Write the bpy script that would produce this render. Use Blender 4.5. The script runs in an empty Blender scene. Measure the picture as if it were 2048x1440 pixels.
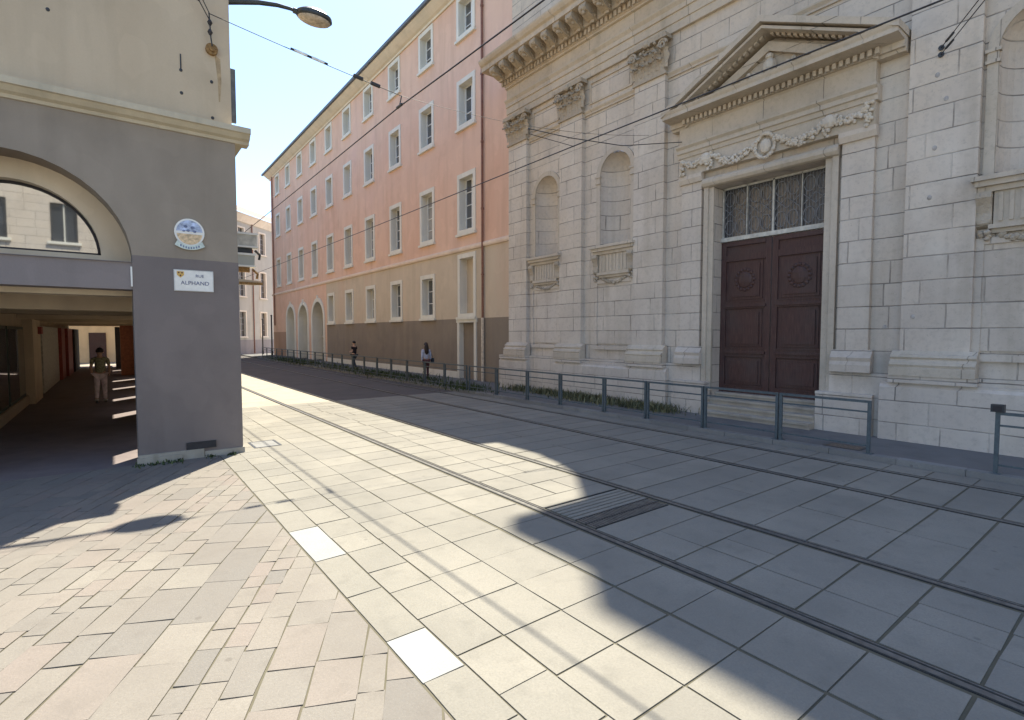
import bpy, bmesh, math, random
from mathutils import Vector, Matrix, noise as mnoise
from mathutils.geometry import tessellate_polygon
random.seed(7)
R = math.radians
PI = math.pi
scene = bpy.context.scene
COL = scene.collection

# ------------------------------------------------------------------ helpers
class MB:
    """collects verts/faces (with a material slot each) and links them as ONE mesh"""
    def __init__(s): s.v = []; s.f = []; s.m = []; s.tint = []
    def add(s, vs, fs, m=0, t=0.5):
        b = len(s.v); s.v += [tuple(p) for p in vs]
        for f in fs: s.f.append([i+b for i in f]); s.m.append(m); s.tint.append(t)
    def quad(s, a, b, c, d, m=0, t=.5): s.add([a, b, c, d], [(0, 1, 2, 3)], m, t)
    def box(s, x0, x1, y0, y1, z0, z1, m=0, t=.5):
        if x0 > x1: x0, x1 = x1, x0
        if y0 > y1: y0, y1 = y1, y0
        if z0 > z1: z0, z1 = z1, z0
        s.add([(x0,y0,z0),(x1,y0,z0),(x1,y1,z0),(x0,y1,z0),(x0,y0,z1),(x1,y0,z1),(x1,y1,z1),(x0,y1,z1)],
              [(0,3,2,1),(4,5,6,7),(0,1,5,4),(1,2,6,5),(2,3,7,6),(3,0,4,7)], m, t)
    def prism(s, poly, fn, a, b, m=0):
        """poly: 2-D outline; fn(u,v,w)->xyz; w runs a..b"""
        n = len(poly)
        vs = [fn(u, v, a) for u, v in poly] + [fn(u, v, b) for u, v in poly]
        fs = [(i, (i+1) % n, n+(i+1) % n, n+i) for i in range(n)]
        s.add(vs, fs, m)
        tri = tessellate_polygon([[Vector((u, v, 0)) for u, v in poly]])
        s.add(vs[:n], [tuple(t) for t in tri], m); s.add(vs[n:], [tuple(t) for t in tri], m)
    def holes(s, outer, holes, fn, w, m=0):
        loops = [outer]+holes
        tri = tessellate_polygon([[Vector((u, v, 0)) for u, v in L] for L in loops])
        flat = [fn(u, v, w) for L in loops for u, v in L]
        s.add(flat, [tuple(t) for t in tri], m)
    def rim(s, loop, fn, a, b, m=0):
        n = len(loop)
        s.add([fn(u, v, a) for u, v in loop]+[fn(u, v, b) for u, v in loop],
              [(i, (i+1) % n, n+(i+1) % n, n+i) for i in range(n)], m)
    def tube(s, pts, r, n=8, m=0, caps=True):
        pts = [Vector(p) for p in pts]; k = len(pts)
        rr = r if isinstance(r, (list, tuple)) else [r]*k
        vs = []; up = None
        for i, p in enumerate(pts):
            d = (pts[min(i+1, k-1)]-pts[max(i-1, 0)]).normalized()
            if up is None:
                up = Vector((0, 0, 1)) if abs(d.z) < .9 else Vector((1, 0, 0))
            a = d.cross(up)
            if a.length < 1e-5: a = d.orthogonal()
            a.normalize(); b = a.cross(d).normalized(); up = b
            for j in range(n):
                t = 2*PI*j/n
                vs.append(p+rr[i]*(math.cos(t)*a+math.sin(t)*b))
        fs = [(i*n+j, i*n+(j+1) % n, (i+1)*n+(j+1) % n, (i+1)*n+j) for i in range(k-1) for j in range(n)]
        if caps: fs += [tuple(range(n)), tuple(range((k-1)*n, k*n))]
        s.add(vs, fs, m)
    def ball(s, c, rx, ry=None, rz=None, m=0, nu=8, nv=5):
        ry = rx if ry is None else ry; rz = rx if rz is None else rz
        vs = [(c[0], c[1], c[2]-rz)]
        for i in range(1, nv):
            a = -PI/2+PI*i/nv
            for j in range(nu):
                t = 2*PI*j/nu
                vs.append((c[0]+rx*math.cos(a)*math.cos(t), c[1]+ry*math.cos(a)*math.sin(t), c[2]+rz*math.sin(a)))
        vs.append((c[0], c[1], c[2]+rz)); fs = []
        for j in range(nu):
            fs.append((0, 1+(j+1) % nu, 1+j)); fs.append((len(vs)-1, 1+(nv-2)*nu+j, 1+(nv-2)*nu+(j+1) % nu))
            for i in range(nv-2):
                a = 1+i*nu
                fs.append((a+j, a+(j+1) % nu, a+nu+(j+1) % nu, a+nu+j))
        s.add(vs, fs, m)
    def build(s, name, mats, parent=None, smooth=False, recalc=True):
        me = bpy.data.meshes.new(name); me.from_pydata(s.v, [], s.f)
        for mt in (mats if isinstance(mats, (list, tuple)) else [mats]): me.materials.append(mt)
        me.polygons.foreach_set('material_index', s.m)
        at = me.attributes.new('tint', 'FLOAT', 'FACE'); at.data.foreach_set('value', s.tint)
        if recalc:
            bm = bmesh.new(); bm.from_mesh(me)
            bmesh.ops.recalc_face_normals(bm, faces=bm.faces); bm.to_mesh(me); bm.free()
        if smooth: me.shade_smooth()
        me.update()
        return link(bpy.data.objects.new(name, me), parent)

def link(o, parent=None):
    COL.objects.link(o)
    if parent is not None:
        o.parent = parent
        # vertices are written in world coordinates: cancel the parent's placement
        o.matrix_parent_inverse = world_of(parent).inverted()
    return o
def world_of(o):
    m = o.matrix_basis.copy()
    if o.parent is not None: m = world_of(o.parent) @ o.matrix_parent_inverse @ m
    return m
def local(o):
    """for parts whose vertices are written in their parent's own frame"""
    o.matrix_parent_inverse = Matrix.Identity(4); return o
def tag(o, label=None, cat=None, group=None, kind=None):
    if label: o['label'] = label
    if cat: o['category'] = cat
    if group: o['group'] = group
    if kind: o['kind'] = kind
    return o
def thing(name, label, cat, loc=(0, 0, 0), rz=0, group=None):
    o = bpy.data.objects.new(name, None); o.empty_display_size = .2; COL.objects.link(o)
    o.location = loc; o.rotation_euler = (0, 0, rz)
    return tag(o, label, cat, group)
def kids(o): return [c for c in bpy.data.objects if c.parent == o]
def copy_tree(o, parent=None):
    c = o.copy(); COL.objects.link(c)
    if parent is not None: c.parent = parent
    for ch in kids(o): copy_tree(ch, c)
    return c
YZ = lambda X: (lambda u, v, w: (X+w, u, v))       # plane facing -X: u = Y, v = Z, w = depth behind X
XZ = lambda Y: (lambda u, v, w: (u, Y+w, v))       # plane facing -Y: u = X, v = Z
def arch(c, zs, r, n=20, a0=0, a1=PI):
    return [(c+r*math.cos(a0+(a1-a0)*i/n), zs+r*math.sin(a0+(a1-a0)*i/n)) for i in range(n+1)]
def rect(a, b, c, d): return [(a, c), (b, c), (b, d), (a, d)]

# ------------------------------------------------------------------ materials
class NT:
    def __init__(s, name):
        s.mat = bpy.data.materials.new(name); s.mat.use_nodes = True
        s.t = s.mat.node_tree; s.n = s.t.nodes; s.b = s.n['Principled BSDF']; s.out = s.n['Material Output']
        s.tc = s.n.new('ShaderNodeTexCoord')
        s.P = s.tc.outputs['Object']
    def L(s, a, b): s.t.links.new(a, b)
    def noise(s, scale, detail=4, vec=None, rough=.55, stretch=None):
        v = vec or s.P
        if stretch:
            mp = s.n.new('ShaderNodeMapping'); mp.inputs['Scale'].default_value = stretch; s.L(v, mp.inputs[0]); v = mp.outputs[0]
        x = s.n.new('ShaderNodeTexNoise'); x.inputs['Scale'].default_value = scale
        x.inputs['Detail'].default_value = detail; x.inputs['Roughness'].default_value = rough
        s.L(v, x.inputs['Vector']); return x.outputs['Fac']
    def ramp(s, fac, *stops):
        r = s.n.new('ShaderNodeValToRGB'); e = r.color_ramp.elements
        while len(e) < len(stops): e.new(.5)
        for el, (p, c) in zip(e, stops):
            el.position = p; el.color = (c, c, c, 1) if isinstance(c, (int, float)) else (*c, 1)
        s.L(fac, r.inputs[0]); return r.outputs['Color']
    def mix(s, fac, a, b, mode='MIX'):
        x = s.n.new('ShaderNodeMix'); x.data_type = 'RGBA'; x.blend_type = mode
        for sock, val in ((x.inputs[0], fac), (x.inputs[6], a), (x.inputs[7], b)):
            if isinstance(val, (int, float)): sock.default_value = val
            elif isinstance(val, tuple): sock.default_value = (*val, 1)
            else: s.L(val, sock)
        return x.outputs[2]
    def math(s, op, a, b=0.0, c=None):
        x = s.n.new('ShaderNodeMath'); x.operation = op
        for i, val in enumerate((a, b) if c is None else (a, b, c)):
            if isinstance(val, (int, float)): x.inputs[i].default_value = val
            else: s.L(val, x.inputs[i])
        return x.outputs[0]
    def bump(s, h, strength=.3, dist=.01):
        x = s.n.new('ShaderNodeBump'); x.inputs['Strength'].default_value = strength
        x.inputs['Distance'].default_value = dist
        s.L(h, x.inputs['Height']); s.L(x.outputs[0], s.b.inputs['Normal'])
    def done(s, col, rough=.85, metal=0, spec=.3):
        if isinstance(col, tuple): s.b.inputs['Base Color'].default_value = (*col, 1)
        else: s.L(col, s.b.inputs['Base Color'])
        if isinstance(rough, (int, float)): s.b.inputs['Roughness'].default_value = rough
        else: s.L(rough, s.b.inputs['Roughness'])
        s.b.inputs['Metallic'].default_value = metal
        s.b.inputs['Specular IOR Level'].default_value = spec
        return s.mat

def stucco(name, c1, c2, c3=None, sc=.6, stretch=(1, 1, .35), grain=40, bump=.25):
    m = NT(name)
    a = m.noise(sc, 6, stretch=stretch)
    col = m.ramp(a, (.3, c1), (.55, c2), (.75, c3 or c1))
    g = m.noise(grain, 5)
    col = m.mix(m.ramp(g, (.3, .0), (.75, .16)), col, tuple(x*.72 for x in c2))
    pa = m.noise(1.15, 3, rough=.4); col = m.mix(m.ramp(pa, (.57, 0), (.585, .14)), col, tuple(min(1, x*1.22) for x in c2))
    pb_ = m.noise(.75, 5); col = m.mix(m.ramp(pb_, (.55, 0), (.70, .30)), col, tuple(x*.74 for x in c1))
    st = m.noise(1.6, 6, stretch=(1.2, 1.2, .12))
    col = m.mix(m.ramp(st, (.5, 0), (.78, .34)), col, tuple(x*.62 for x in c1))
    m.bump(g, bump, .006)
    return m.done(col, .9)
def plain(name, c, rough=.6, metal=0, var=.25, sc=8, spec=.4):
    m = NT(name); a = m.noise(sc, 5)
    col = m.ramp(a, (.3, tuple(x*(1-var) for x in c)), (.7, tuple(min(1, x*(1+var)) for x in c)))
    m.bump(m.noise(sc*6, 3), .08, .004)
    return m.done(col, rough, metal, spec)

def ashlar(name, c1, c2, c3, course=.482, width=1.15, joint=.017, jdark=.32, carve=False):
    m = NT(name)
    sep = m.n.new('ShaderNodeSeparateXYZ'); m.L(m.P, sep.inputs[0])
    u = m.math('ADD', sep.outputs[1], m.math('MULTIPLY', sep.outputs[0], .93))
    wob = m.math('MULTIPLY', m.math('SUBTRACT', m.noise(1.7, 3), .5), .035)
    cmb = m.n.new('ShaderNodeCombineXYZ')
    m.L(m.math('ADD', u, wob), cmb.inputs[0]); m.L(m.math('ADD', sep.outputs[2], m.math('MULTIPLY', wob, .7)), cmb.inputs[1])
    br = m.n.new('ShaderNodeTexBrick'); m.L(cmb.outputs[0], br.inputs['Vector'])
    br.inputs['Scale'].default_value = 1; br.inputs['Brick Width'].default_value = width
    br.inputs['Row Height'].default_value = course; br.inputs['Mortar Size'].default_value = joint
    br.inputs['Mortar Smooth'].default_value = .6; br.offset = .43; br.squash = .72; br.squash_frequency = 3
    br.inputs['Color1'].default_value = (.91, .90, .89, 1); br.inputs['Color2'].default_value = (1.05, 1.04, 1.02, 1)
    br.inputs['Mortar'].default_value = (1, 1, 1, 1)
    big = m.noise(.33, 5, stretch=(1, 1, .6))
    col = m.ramp(big, (.34, c1), (.52, c2), (.68, c3))
    # stone colour turns warmer with height, greyer on the lower courses
    hz = m.math('SUBTRACT', m.math('MULTIPLY', sep.outputs[2], .085), .12)
    hz = m.n.new('ShaderNodeClamp') and hz
    hf = m.ramp(m.math('ADD', hz, m.math('MULTIPLY', m.math('SUBTRACT', m.noise(.8, 5), .5), .9)), (.2, 0.0), (.95, 1.0))
    col = m.mix(hf, col, tuple(a*b for a, b in zip(c2, (1.0, .93, .82))))
    col = m.mix(.75, col, br.outputs['Color'], 'MULTIPLY')
    fine = m.noise(9, 7, rough=.65)
    col = m.mix(m.ramp(fine, (.5, 0), (.75, .4)), col, tuple(x*.6 for x in c1))
    pits = m.noise(34, 3)
    col = m.mix(m.ramp(pits, (.62, 0), (.72, .35)), col, tuple(x*.45 for x in c1))
    streak = m.noise(1.1, 7, stretch=(2.2, 2.2, .13))
    col = m.mix(m.ramp(streak, (.54, 0), (.75, .42)), col, tuple(a*b for a, b in zip(c1, (.62, .60, .52))))
    # joints come and go with the weathering
    wz = m.math('MULTIPLY', m.math('SUBTRACT', m.noise(5.5, 4), .5), .022)
    fr_ = m.math('FRACT', m.math('DIVIDE', m.math('ADD', m.math('ADD', sep.outputs[2], m.math('MULTIPLY', wob, .7)), wz), course))
    aa = m.math('MULTIPLY', m.math('ABSOLUTE', m.math('SUBTRACT', fr_, .5)), 2.0)
    wd_ = m.math('MULTIPLY_ADD', m.noise(3.1, 4), .075*joint/.014, -.004)
    hj = m.math('MINIMUM', 1.0, m.math('MAXIMUM', 0.0, m.math('DIVIDE', m.math('ADD', m.math('SUBTRACT', aa, 1.0), wd_), .02)))
    vj = m.math('MULTIPLY', br.outputs['Fac'], m.ramp(m.noise(1.3, 4), (.40, .12), (.62, .85)))
    jm = m.math('MAXIMUM', m.math('MULTIPLY', hj, m.ramp(m.noise(.9, 4), (.38, .35), (.6, .95))), vj) if course < 5 else vj
    soot = m.noise(.55, 8, rough=.65)
    col = m.mix(m.ramp(soot, (.52, 0), (.72, .42)), col, tuple(a*b for a, b in zip(c1, (.60, .57, .53))))
    pale = m.noise(.8, 7, stretch=(1, 1, .5))
    col = m.mix(m.ramp(pale, (.58, 0), (.74, .30)), col, tuple(min(.75, x*1.28) for x in c2))
    col = m.mix(jm, col, tuple(x*jdark for x in c1))
    h = m.math('SUBTRACT', m.math('MULTIPLY', fine, .6), m.math('MULTIPLY', br.outputs['Fac'], 1.1))
    if carve:
        h = m.math('ADD', h, m.noise(14, 4)); m.bump(h, .8, .035)
    else: m.bump(h, .55, .016)
    return m.done(col, .92, 0, .2)

S1, S2, S3 = (.52, .46, .395), (.615, .55, .475), (.59, .535, .48)
M = {}
M['stone'] = ashlar('church_stone', S1, S2, S3)
M['stone_plinth'] = ashlar('church_plinth_stone', (.52, .465, .41), (.605, .545, .475), (.58, .535, .485), course=.46, width=1.0, joint=.016)
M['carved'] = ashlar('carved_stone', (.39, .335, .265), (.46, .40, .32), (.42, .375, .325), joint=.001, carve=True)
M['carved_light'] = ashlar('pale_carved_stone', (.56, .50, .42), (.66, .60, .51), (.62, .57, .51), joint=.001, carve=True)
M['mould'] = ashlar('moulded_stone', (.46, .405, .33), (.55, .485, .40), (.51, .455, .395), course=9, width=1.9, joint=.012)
M['pink'] = stucco('coral_plaster', (.69, .425, .30), (.74, .495, .36), (.72, .475, .37), sc=.35)
M['ochre'] = stucco('ochre_plaster', (.55, .445, .325), (.59, .485, .36), (.60, .445, .325), sc=.4)
M['orange'] = stucco('orange_plaster', (.70, .43, .305), (.735, .485, .345), (.68, .42, .30), sc=.4)
M['brown_plinth'] = stucco('brown_plinth_plaster', (.235, .19, .15), (.265, .215, .165), (.245, .205, .17), sc=.7)
M['brown_orange'] = stucco('brown_orange_plaster', (.40, .24, .16), (.45, .28, .19), sc=.7)
M['trim'] = stucco('pale_trim', (.68, .64, .54), (.74, .70, .60), (.66, .64, .58), sc=1.2)
M['trim_pink'] = stucco('pale_string_course', (.74, .58, .46), (.78, .63, .50), sc=1.2)
M['eave'] = stucco('cream_eaves', (.66, .58, .44), (.72, .62, .47), sc=1)
M['slate'] = plain('slate', (.12, .135, .15), .6)
M['cream'] = stucco('cream_render', (.48, .375, .25), (.565, .455, .315), (.55, .405, .26), sc=.55)
M['grey_up'] = stucco('warm_grey_render', (.255, .215, .17), (.31, .262, .208), (.275, .233, .185), sc=.8, stretch=(1, 1, .6))
M['grey_low'] = stucco('mauve_grey_paint', (.168, .144, .135), (.204, .174, .162), (.186, .162, .153), sc=.8, stretch=(1, 1, .6))
M['grey_lintel'] = stucco('blue_grey_paint', (.225, .196, .185), (.25, .216, .205), sc=.8)
M['cornice_old'] = stucco('old_cornice_stone', (.47, .41, .30), (.55, .48, .35), (.40, .36, .27), sc=2.2, bump=.5)
M['tan'] = stucco('tan_render', (.55, .45, .32), (.64, .53, .385), (.52, .42, .31), sc=.9)
M['tan_dark'] = stucco('dull_tan_render', (.43, .345, .245), (.49, .395, .285), sc=.9)
M['base_stone'] = stucco('rough_base_stone', (.30, .27, .22), (.40, .37, .31), (.23, .22, .16), sc=3, bump=.7)
M['red'] = plain('red_shop_paint', (.30, .055, .04), .5)
M['orange_paint'] = plain('orange_shop_paint', (.36, .12, .06), .5)
M['dark'] = plain('dark_interior', (.03, .026, .028), .7)
M['white_panel'] = plain('grey_white_panel', (.50, .48, .42), .6)
M['green_frame'] = plain('dark_green_frame', (.03, .055, .045), .45)
M['wood'] = None
M['steel'] = plain('teal_grey_steel', (.075, .098, .11), .45, .0, .2, 20)
M['rail'] = plain('worn_rail_steel', (.15, .143, .132), .42, .35, .3, 12)
M['groove'] = plain('black_rubber_groove', (.035, .034, .033), .85)
M['wire'] = plain('dark_wire', (.03, .026, .026), .5)
M['iron'] = plain('dark_cast_iron', (.035, .037, .04), .5)
M['rust'] = plain('rusty_iron', (.26, .15, .055), .85, 0, .45, 25)
M['porcelain'] = plain('white_insulator', (.75, .77, .78), .3)
M['lens'] = plain('lamp_lens', (.50, .42, .32), .25, 0, .3, 14)
M['lampdark'] = plain('lamp_housing', (.045, .048, .044), .4)
M['white_paint'] = plain('white_paint', (.76, .75, .70), .5, 0, .08)
M['sash'] = plain('white_sash', (.70, .70, .67), .5, 0, .06)
M['pipe'] = plain('copper_brown_pipe', (.22, .10, .065), .5)
M['pale_pipe'] = plain('pale_pipe', (.62, .52, .40), .6)
M['grey_far'] = stucco('far_grey_render', (.40, .41, .375), (.45, .46, .42), sc=.4)
M['far_plinth'] = stucco('far_grey_plinth', (.25, .25, .26), (.30, .29, .29), sc=.6)

def mk_wood():
    m = NT('red_brown_door_wood')
    g = m.noise(7, 6, stretch=(6, 6, .5)); col = m.ramp(g, (.3, (.048, .024, .022)), (.55, (.075, .036, .031)), (.8, (.105, .060, .050)))
    w = m.noise(1.5, 4); col = m.mix(m.ramp(w, (.45, 0), (.75, .5)), col, (.075, .060, .056))
    m.bump(g, .3, .006); return m.done(col, .55, 0, .35)
M['wood'] = mk_wood()
def mk_glass(name, refl=.5, dark=(.03, .033, .038), rough=.03):
    m = NT(name); wv = m.noise(1.4, 2); m.bump(wv, .06, .02)
    col = m.ramp(m.noise(.7, 3), (.35, dark), (.7, tuple(min(1, x*2.2) for x in dark)))
    m.done(col, rough, 0, .9)
    gl = m.n.new('ShaderNodeBsdfGlossy'); gl.inputs['Roughness'].default_value = .02
    gl.inputs['Color'].default_value = (.9, .93, .95, 1)
    mx = m.n.new('ShaderNodeMixShader'); mx.inputs[0].default_value = refl
    m.L(m.b.outputs[0], mx.inputs[1]); m.L(gl.outputs[0], mx.inputs[2]); m.L(mx.outputs[0], m.out.inputs[0])
    return m.mat
M['glass'] = mk_glass('window_glass', .12)
M['lunette'] = mk_glass('reflecting_glass', .40, (.05, .05, .05))
M['shop_glass'] = mk_glass('shop_glass', .22, (.05, .045, .04))

def mk_paving(name, base, stops, rough=.85, speck=.35, grain=60, joint=False):
    """each paver face carries its own 'tint' value"""
    m = NT(name)
    at = m.n.new('ShaderNodeAttribute'); at.attribute_name = 'tint'
    col = m.ramp(at.outputs['Fac'], *stops)
    sp = m.noise(grain, 4, rough=.7); col = m.mix(m.ramp(sp, (.42, 0), (.7, speck)), col, tuple(x*.55 for x in base))
    sp2 = m.noise(grain*2.3, 2); col = m.mix(m.ramp(sp2, (.6, 0), (.72, speck*.8)), col, tuple(min(1, x*1.6) for x in base))
    bl = m.noise(.9, 6); col = m.mix(m.ramp(bl, (.40, 0), (.70, .62)), col, tuple(x*.68 for x in base))
    st = m.noise(4.5, 5); col = m.mix(m.ramp(st, (.54, 0), (.78, .36)), col, tuple(x*.5 for x in base))
    gum = m.n.new('ShaderNodeTexVoronoi'); gum.inputs['Scale'].default_value = 2.3; m.L(m.P, gum.inputs['Vector'])
    col = m.mix(m.ramp(gum.outputs['Distance'], (.045, .45), (.07, 0)), col, tuple(x*.42 for x in base))
    wear = m.noise(.28, 5, stretch=(1.6, .35, 1)); col = m.mix(m.ramp(wear, (.45, 0), (.68, .42)), col, tuple(x*.62 for x in base))
    m.bump(m.math('ADD', sp, m.math('MULTIPLY', m.noise(7, 5), 1.2)), .5, .008)
    return m.done(col, rough, 0, .25)
M['slab'] = mk_paving('granite_slabs', (.25, .234, .20), [(0, (.225, .209, .178)), (.5, (.247, .229, .192)), (1, (.268, .247, .206))])
M['paver'] = mk_paving('mixed_setts', (.25, .22, .19), [(0, (.17, .158, .142)), (.3, (.20, .183, .16)), (.55, (.222, .20, .17)), (.8, (.222, .187, .162)), (1, (.242, .222, .188))])
M['white_slab'] = mk_paving('white_marking_slab', (.5, .5, .47), [(0, (.265, .262, .243)), (1, (.285, .28, .26))], speck=.3)
M['joint'] = stucco('mossy_joint_sand', (.10, .09, .062), (.125, .112, .078), (.085, .084, .055), sc=3)
M['asphalt'] = stucco('brown_asphalt', (.085, .075, .070), (.105, .092, .085), (.09, .082, .078), sc=.8, grain=90)
M['tan_asphalt'] = stucco('tan_asphalt', (.30, .262, .21), (.34, .30, .24), sc=.8, grain=90)
M['sidewalk'] = stucco('grey_sidewalk', (.135, .128, .122), (.165, .158, .15), (.14, .14, .13), sc=1.2, grain=70)
M['kerb'] = mk_paving('kerb_stone', (.24, .235, .225), [(0, (.20, .196, .19)), (1, (.28, .275, .26))])
M['arcade_floor'] = stucco('arcade_floor', (.165, .132, .13), (.20, .165, .155), sc=1.2)
M['ground'] = stucco('town_ground', (.26, .245, .22), (.31, .29, .26), sc=.3)
def leaf(name, c):
    m = NT(name); at = m.n.new('ShaderNodeAttribute'); at.attribute_name = 'tint'
    col = m.ramp(at.outputs['Fac'], (0, tuple(x*.5 for x in c)), (.6, c), (1, (c[0]*1.7, c[1]*1.45, c[2]*1.3)))
    return m.done(col, .7, 0, .2)
M['weed'] = leaf('weed_leaves', (.15, .155, .085))
M['moss'] = leaf('moss_leaves', (.06, .085, .035))

# ------------------------------------------------------------------ camera, sun, sky
cam = bpy.data.cameras.new('camera'); camo = bpy.data.objects.new('camera', cam); COL.objects.link(camo)
cam.sensor_width = 36; cam.lens = 36*1040/2048; cam.clip_end = 3000; cam.clip_start = .05
camo.location = (0, 0, 2.3); camo.rotation_euler = (R(90)-math.atan(52/1040), 0, -R(37.53))
scene.camera = camo
EL = R(60.3); AZ = math.atan2(.647, .763)
sd = Vector((math.sin(AZ)*math.cos(EL), math.cos(AZ)*math.cos(EL), math.sin(EL)))
sun = bpy.data.lights.new('sun', 'SUN'); sun.energy = 5.0; sun.angle = R(.53); sun.color = (1, .94, .79)
suno = bpy.data.objects.new('sun', sun); COL.objects.link(suno)
suno.rotation_euler = (-sd).to_track_quat('-Z', 'Y').to_euler(); suno.location = (0, 0, 40)
w = bpy.data.worlds.new('World'); scene.world = w; w.use_nodes = True
wn = w.node_tree.nodes; sky = wn.new('ShaderNodeTexSky'); sky.sky_type = 'NISHITA'; sky.sun_disc = False
sky.sun_elevation = EL; sky.sun_rotation = AZ; sky.air_density = 1.0; sky.dust_density = .45; sky.ozone_density = 3.2
w.node_tree.links.new(sky.outputs[0], wn['Background'].inputs[0]); wn['Background'].inputs[1].default_value = .147
scene.view_settings.view_transform = 'Standard'; scene.view_settings.look = 'None'
scene.view_settings.exposure = 1.28; scene.view_settings.gamma = 1
scene.cycles.use_denoising = True
scene.cycles.max_bounces = 8; scene.cycles.diffuse_bounces = 5

# ------------------------------------------------------------------ ground and paving
g = MB(); g.quad((-600, -600, -.02), (600, -600, -.02), (600, 600, -.02), (-600, 600, -.02))
tag(g.build('ground', M['ground']), kind='structure')

def clip(poly, n, d):            # keep n.p <= d
    out = []
    for i, a in enumerate(poly):
        b = poly[(i+1) % len(poly)]
        da = a[0]*n[0]+a[1]*n[1]-d; db = b[0]*n[0]+b[1]*n[1]-d
        if da <= 0: out.append(a)
        if (da < 0 < db) or (db < 0 < da):
            t = da/(da-db); out.append((a[0]+(b[0]-a[0])*t, a[1]+(b[1]-a[1])*t))
    return out
def paver(mb, poly, z, t, m=0):
    if len(poly) < 3: return
    area = abs(sum(poly[i][0]*poly[(i+1) % len(poly)][1]-poly[(i+1) % len(poly)][0]*poly[i][1] for i in range(len(poly))))/2
    if area < .002: return
    n = len(poly)
    mb.add([(x, y, z) for x, y in poly]+[(x, y, z-.007) for x, y in poly],
           [tuple(range(n))]+[(i, n+i, n+(i+1) % n, (i+1) % n) for i in range(n)], m, t)
def slab(mb, x0, x1, y0, y1, g=.012, t=None, m=0, z=.004, gx=None):
    gx = g if gx is None else gx
    j = lambda: random.uniform(-.006, .006)
    paver(mb, [(x0+gx/2+j(), y0+g/2+j()), (x1-gx/2+j(), y0+g/2+j()), (x1-gx/2+j(), y1-g/2+j()), (x0+gx/2+j(), y1-g/2+j())], z,
          random.random() if t is None else t, m)

jb = MB(); jb.quad((-14, -14, -.004), (10.85, -14, -.004), (10.85, 17.6, -.004), (-14, 17.6, -.004))
tag(jb.build('paving_bed', M['joint']), kind='structure')

# plaza of small mixed setts, rows turned 27 degrees to the street
pz = MB(); ang = R(27.3); ca, sa = math.cos(ang), math.sin(ang)
def rot(a, b): return (b*ca+a*sa, -b*sa+a*ca)         # a: along the row, b: across (to the right)
b = -16.0
while b < 16:
    wdt = random.choice([.17, .22, .25, .28, .32, .36, .40]); a = -14+random.random()
    while a < 24:
        ln = random.uniform(.9, 2.1)*wdt+.06
        c = rot(a+ln/2, b+wdt/2)
        if -11 < c[0] < 2.3 and -5 < c[1] < 12.5:
            gp = .0085
            q = [rot(a+gp/2, b+gp/2), rot(a+ln-gp/2, b+gp/2), rot(a+ln-gp/2, b+wdt-gp/2), rot(a+gp/2, b+wdt-gp/2)]
            q = [(x+random.uniform(-.009, .009), y+random.uniform(-.009, .009)) for x, y in q]
            q = clip(q, (1, 0), 1.535); q = clip(q, (0, 1), 11.3)
            if q: paver(pz, q, .004, random.random())
        a += ln
    b += wdt
tag(pz.build('plaza_paving', M['paver']), kind='structure')

# edging course with its white marking slabs, then the slabs of the tramway
sb = MB()
y = -8.0
cuts = [2.98, 3.56, 4.38, 5.28, 6.27, 7.0]
ys = []
yy = 2.98
while yy > -9: yy -= random.uniform(.55, .75); ys.append(yy)
ys = ys[::-1]+cuts
yy = 7.0
while yy < 45: yy += random.uniform(.55, .8); ys.append(yy)
for a, b2 in zip(ys, ys[1:]):
    white = abs(a-2.98) < .01 or abs(a-5.28) < .01
    slab(sb, 1.55, 1.88, a, b2, .014, m=1 if white else 0)
yy = -9.0
ys = [2.59, 3.10, 3.69, 4.23]
k = 2.59
while k > -9: k -= random.uniform(.5, .6); ys.insert(0, k)
k = 4.23
while k < 45: k += random.uniform(.48, .6); ys.append(k)
for a, b2 in zip(ys, ys[1:]): slab(sb, 1.88, 2.30, a, b2, .014)
P0, DY = 1.33, .59
def joints(y0, y1, off=0):
    k0 = math.floor((y0-P0)/DY); k = k0
    while P0+DY*k < y1: yield P0+DY*k+off, P0+DY*(k+1)+off; k += 1
for a, b2 in joints(-9, 17.4):
    gg = .011 if a > 3 else .016
    slab(sb, 2.30, 2.90, a, b2, gg); slab(sb, 2.90, 3.545, a, b2, gg, gx=.014); slab(sb, 3.565, 4.28, a, b2, gg+.004, gx=.03)
    if not (a < 5.1 and b2 > 4.17):
        q = random.uniform(-.12, .12) if random.random() < .4 else 0
        slab(sb, 4.45, 5.0+q, a, b2, gg+.007, gx=.018)
        if random.random() < .4: slab(sb, 5.0+q, 5.40, a, b2, gg+.007, gx=.014); slab(sb, 5.40, 5.88, a, b2, gg+.007, gx=.014)
        else: slab(sb, 5.0+q, 5.88, a, b2, gg+.007, gx=.014)
    else:
        if b2 > 5.1: slab(sb, 4.45, 5.88, 5.115, b2, .012)
        [slab(sb, 4.45, 5.88, c0, c1, .012) for c0, c1 in ((a, 4.17),) if c1-c0 > .03 and c1 <= b2]
    if random.random() < .35: slab(sb, 6.05, 7.2, a, b2, gg+.01); slab(sb, 7.2, 8.53, a, b2, gg+.01, gx=.009)
    else: slab(sb, 6.05, 8.53, a, b2, gg+.012)
    slab(sb, 8.70, 10.13, a, b2, gg+.012); slab(sb, 10.30, 10.84, a, b2, gg+.008)
tag(sb.build('street_paving', [M['slab'], M['white_slab']]), kind='structure')

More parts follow.
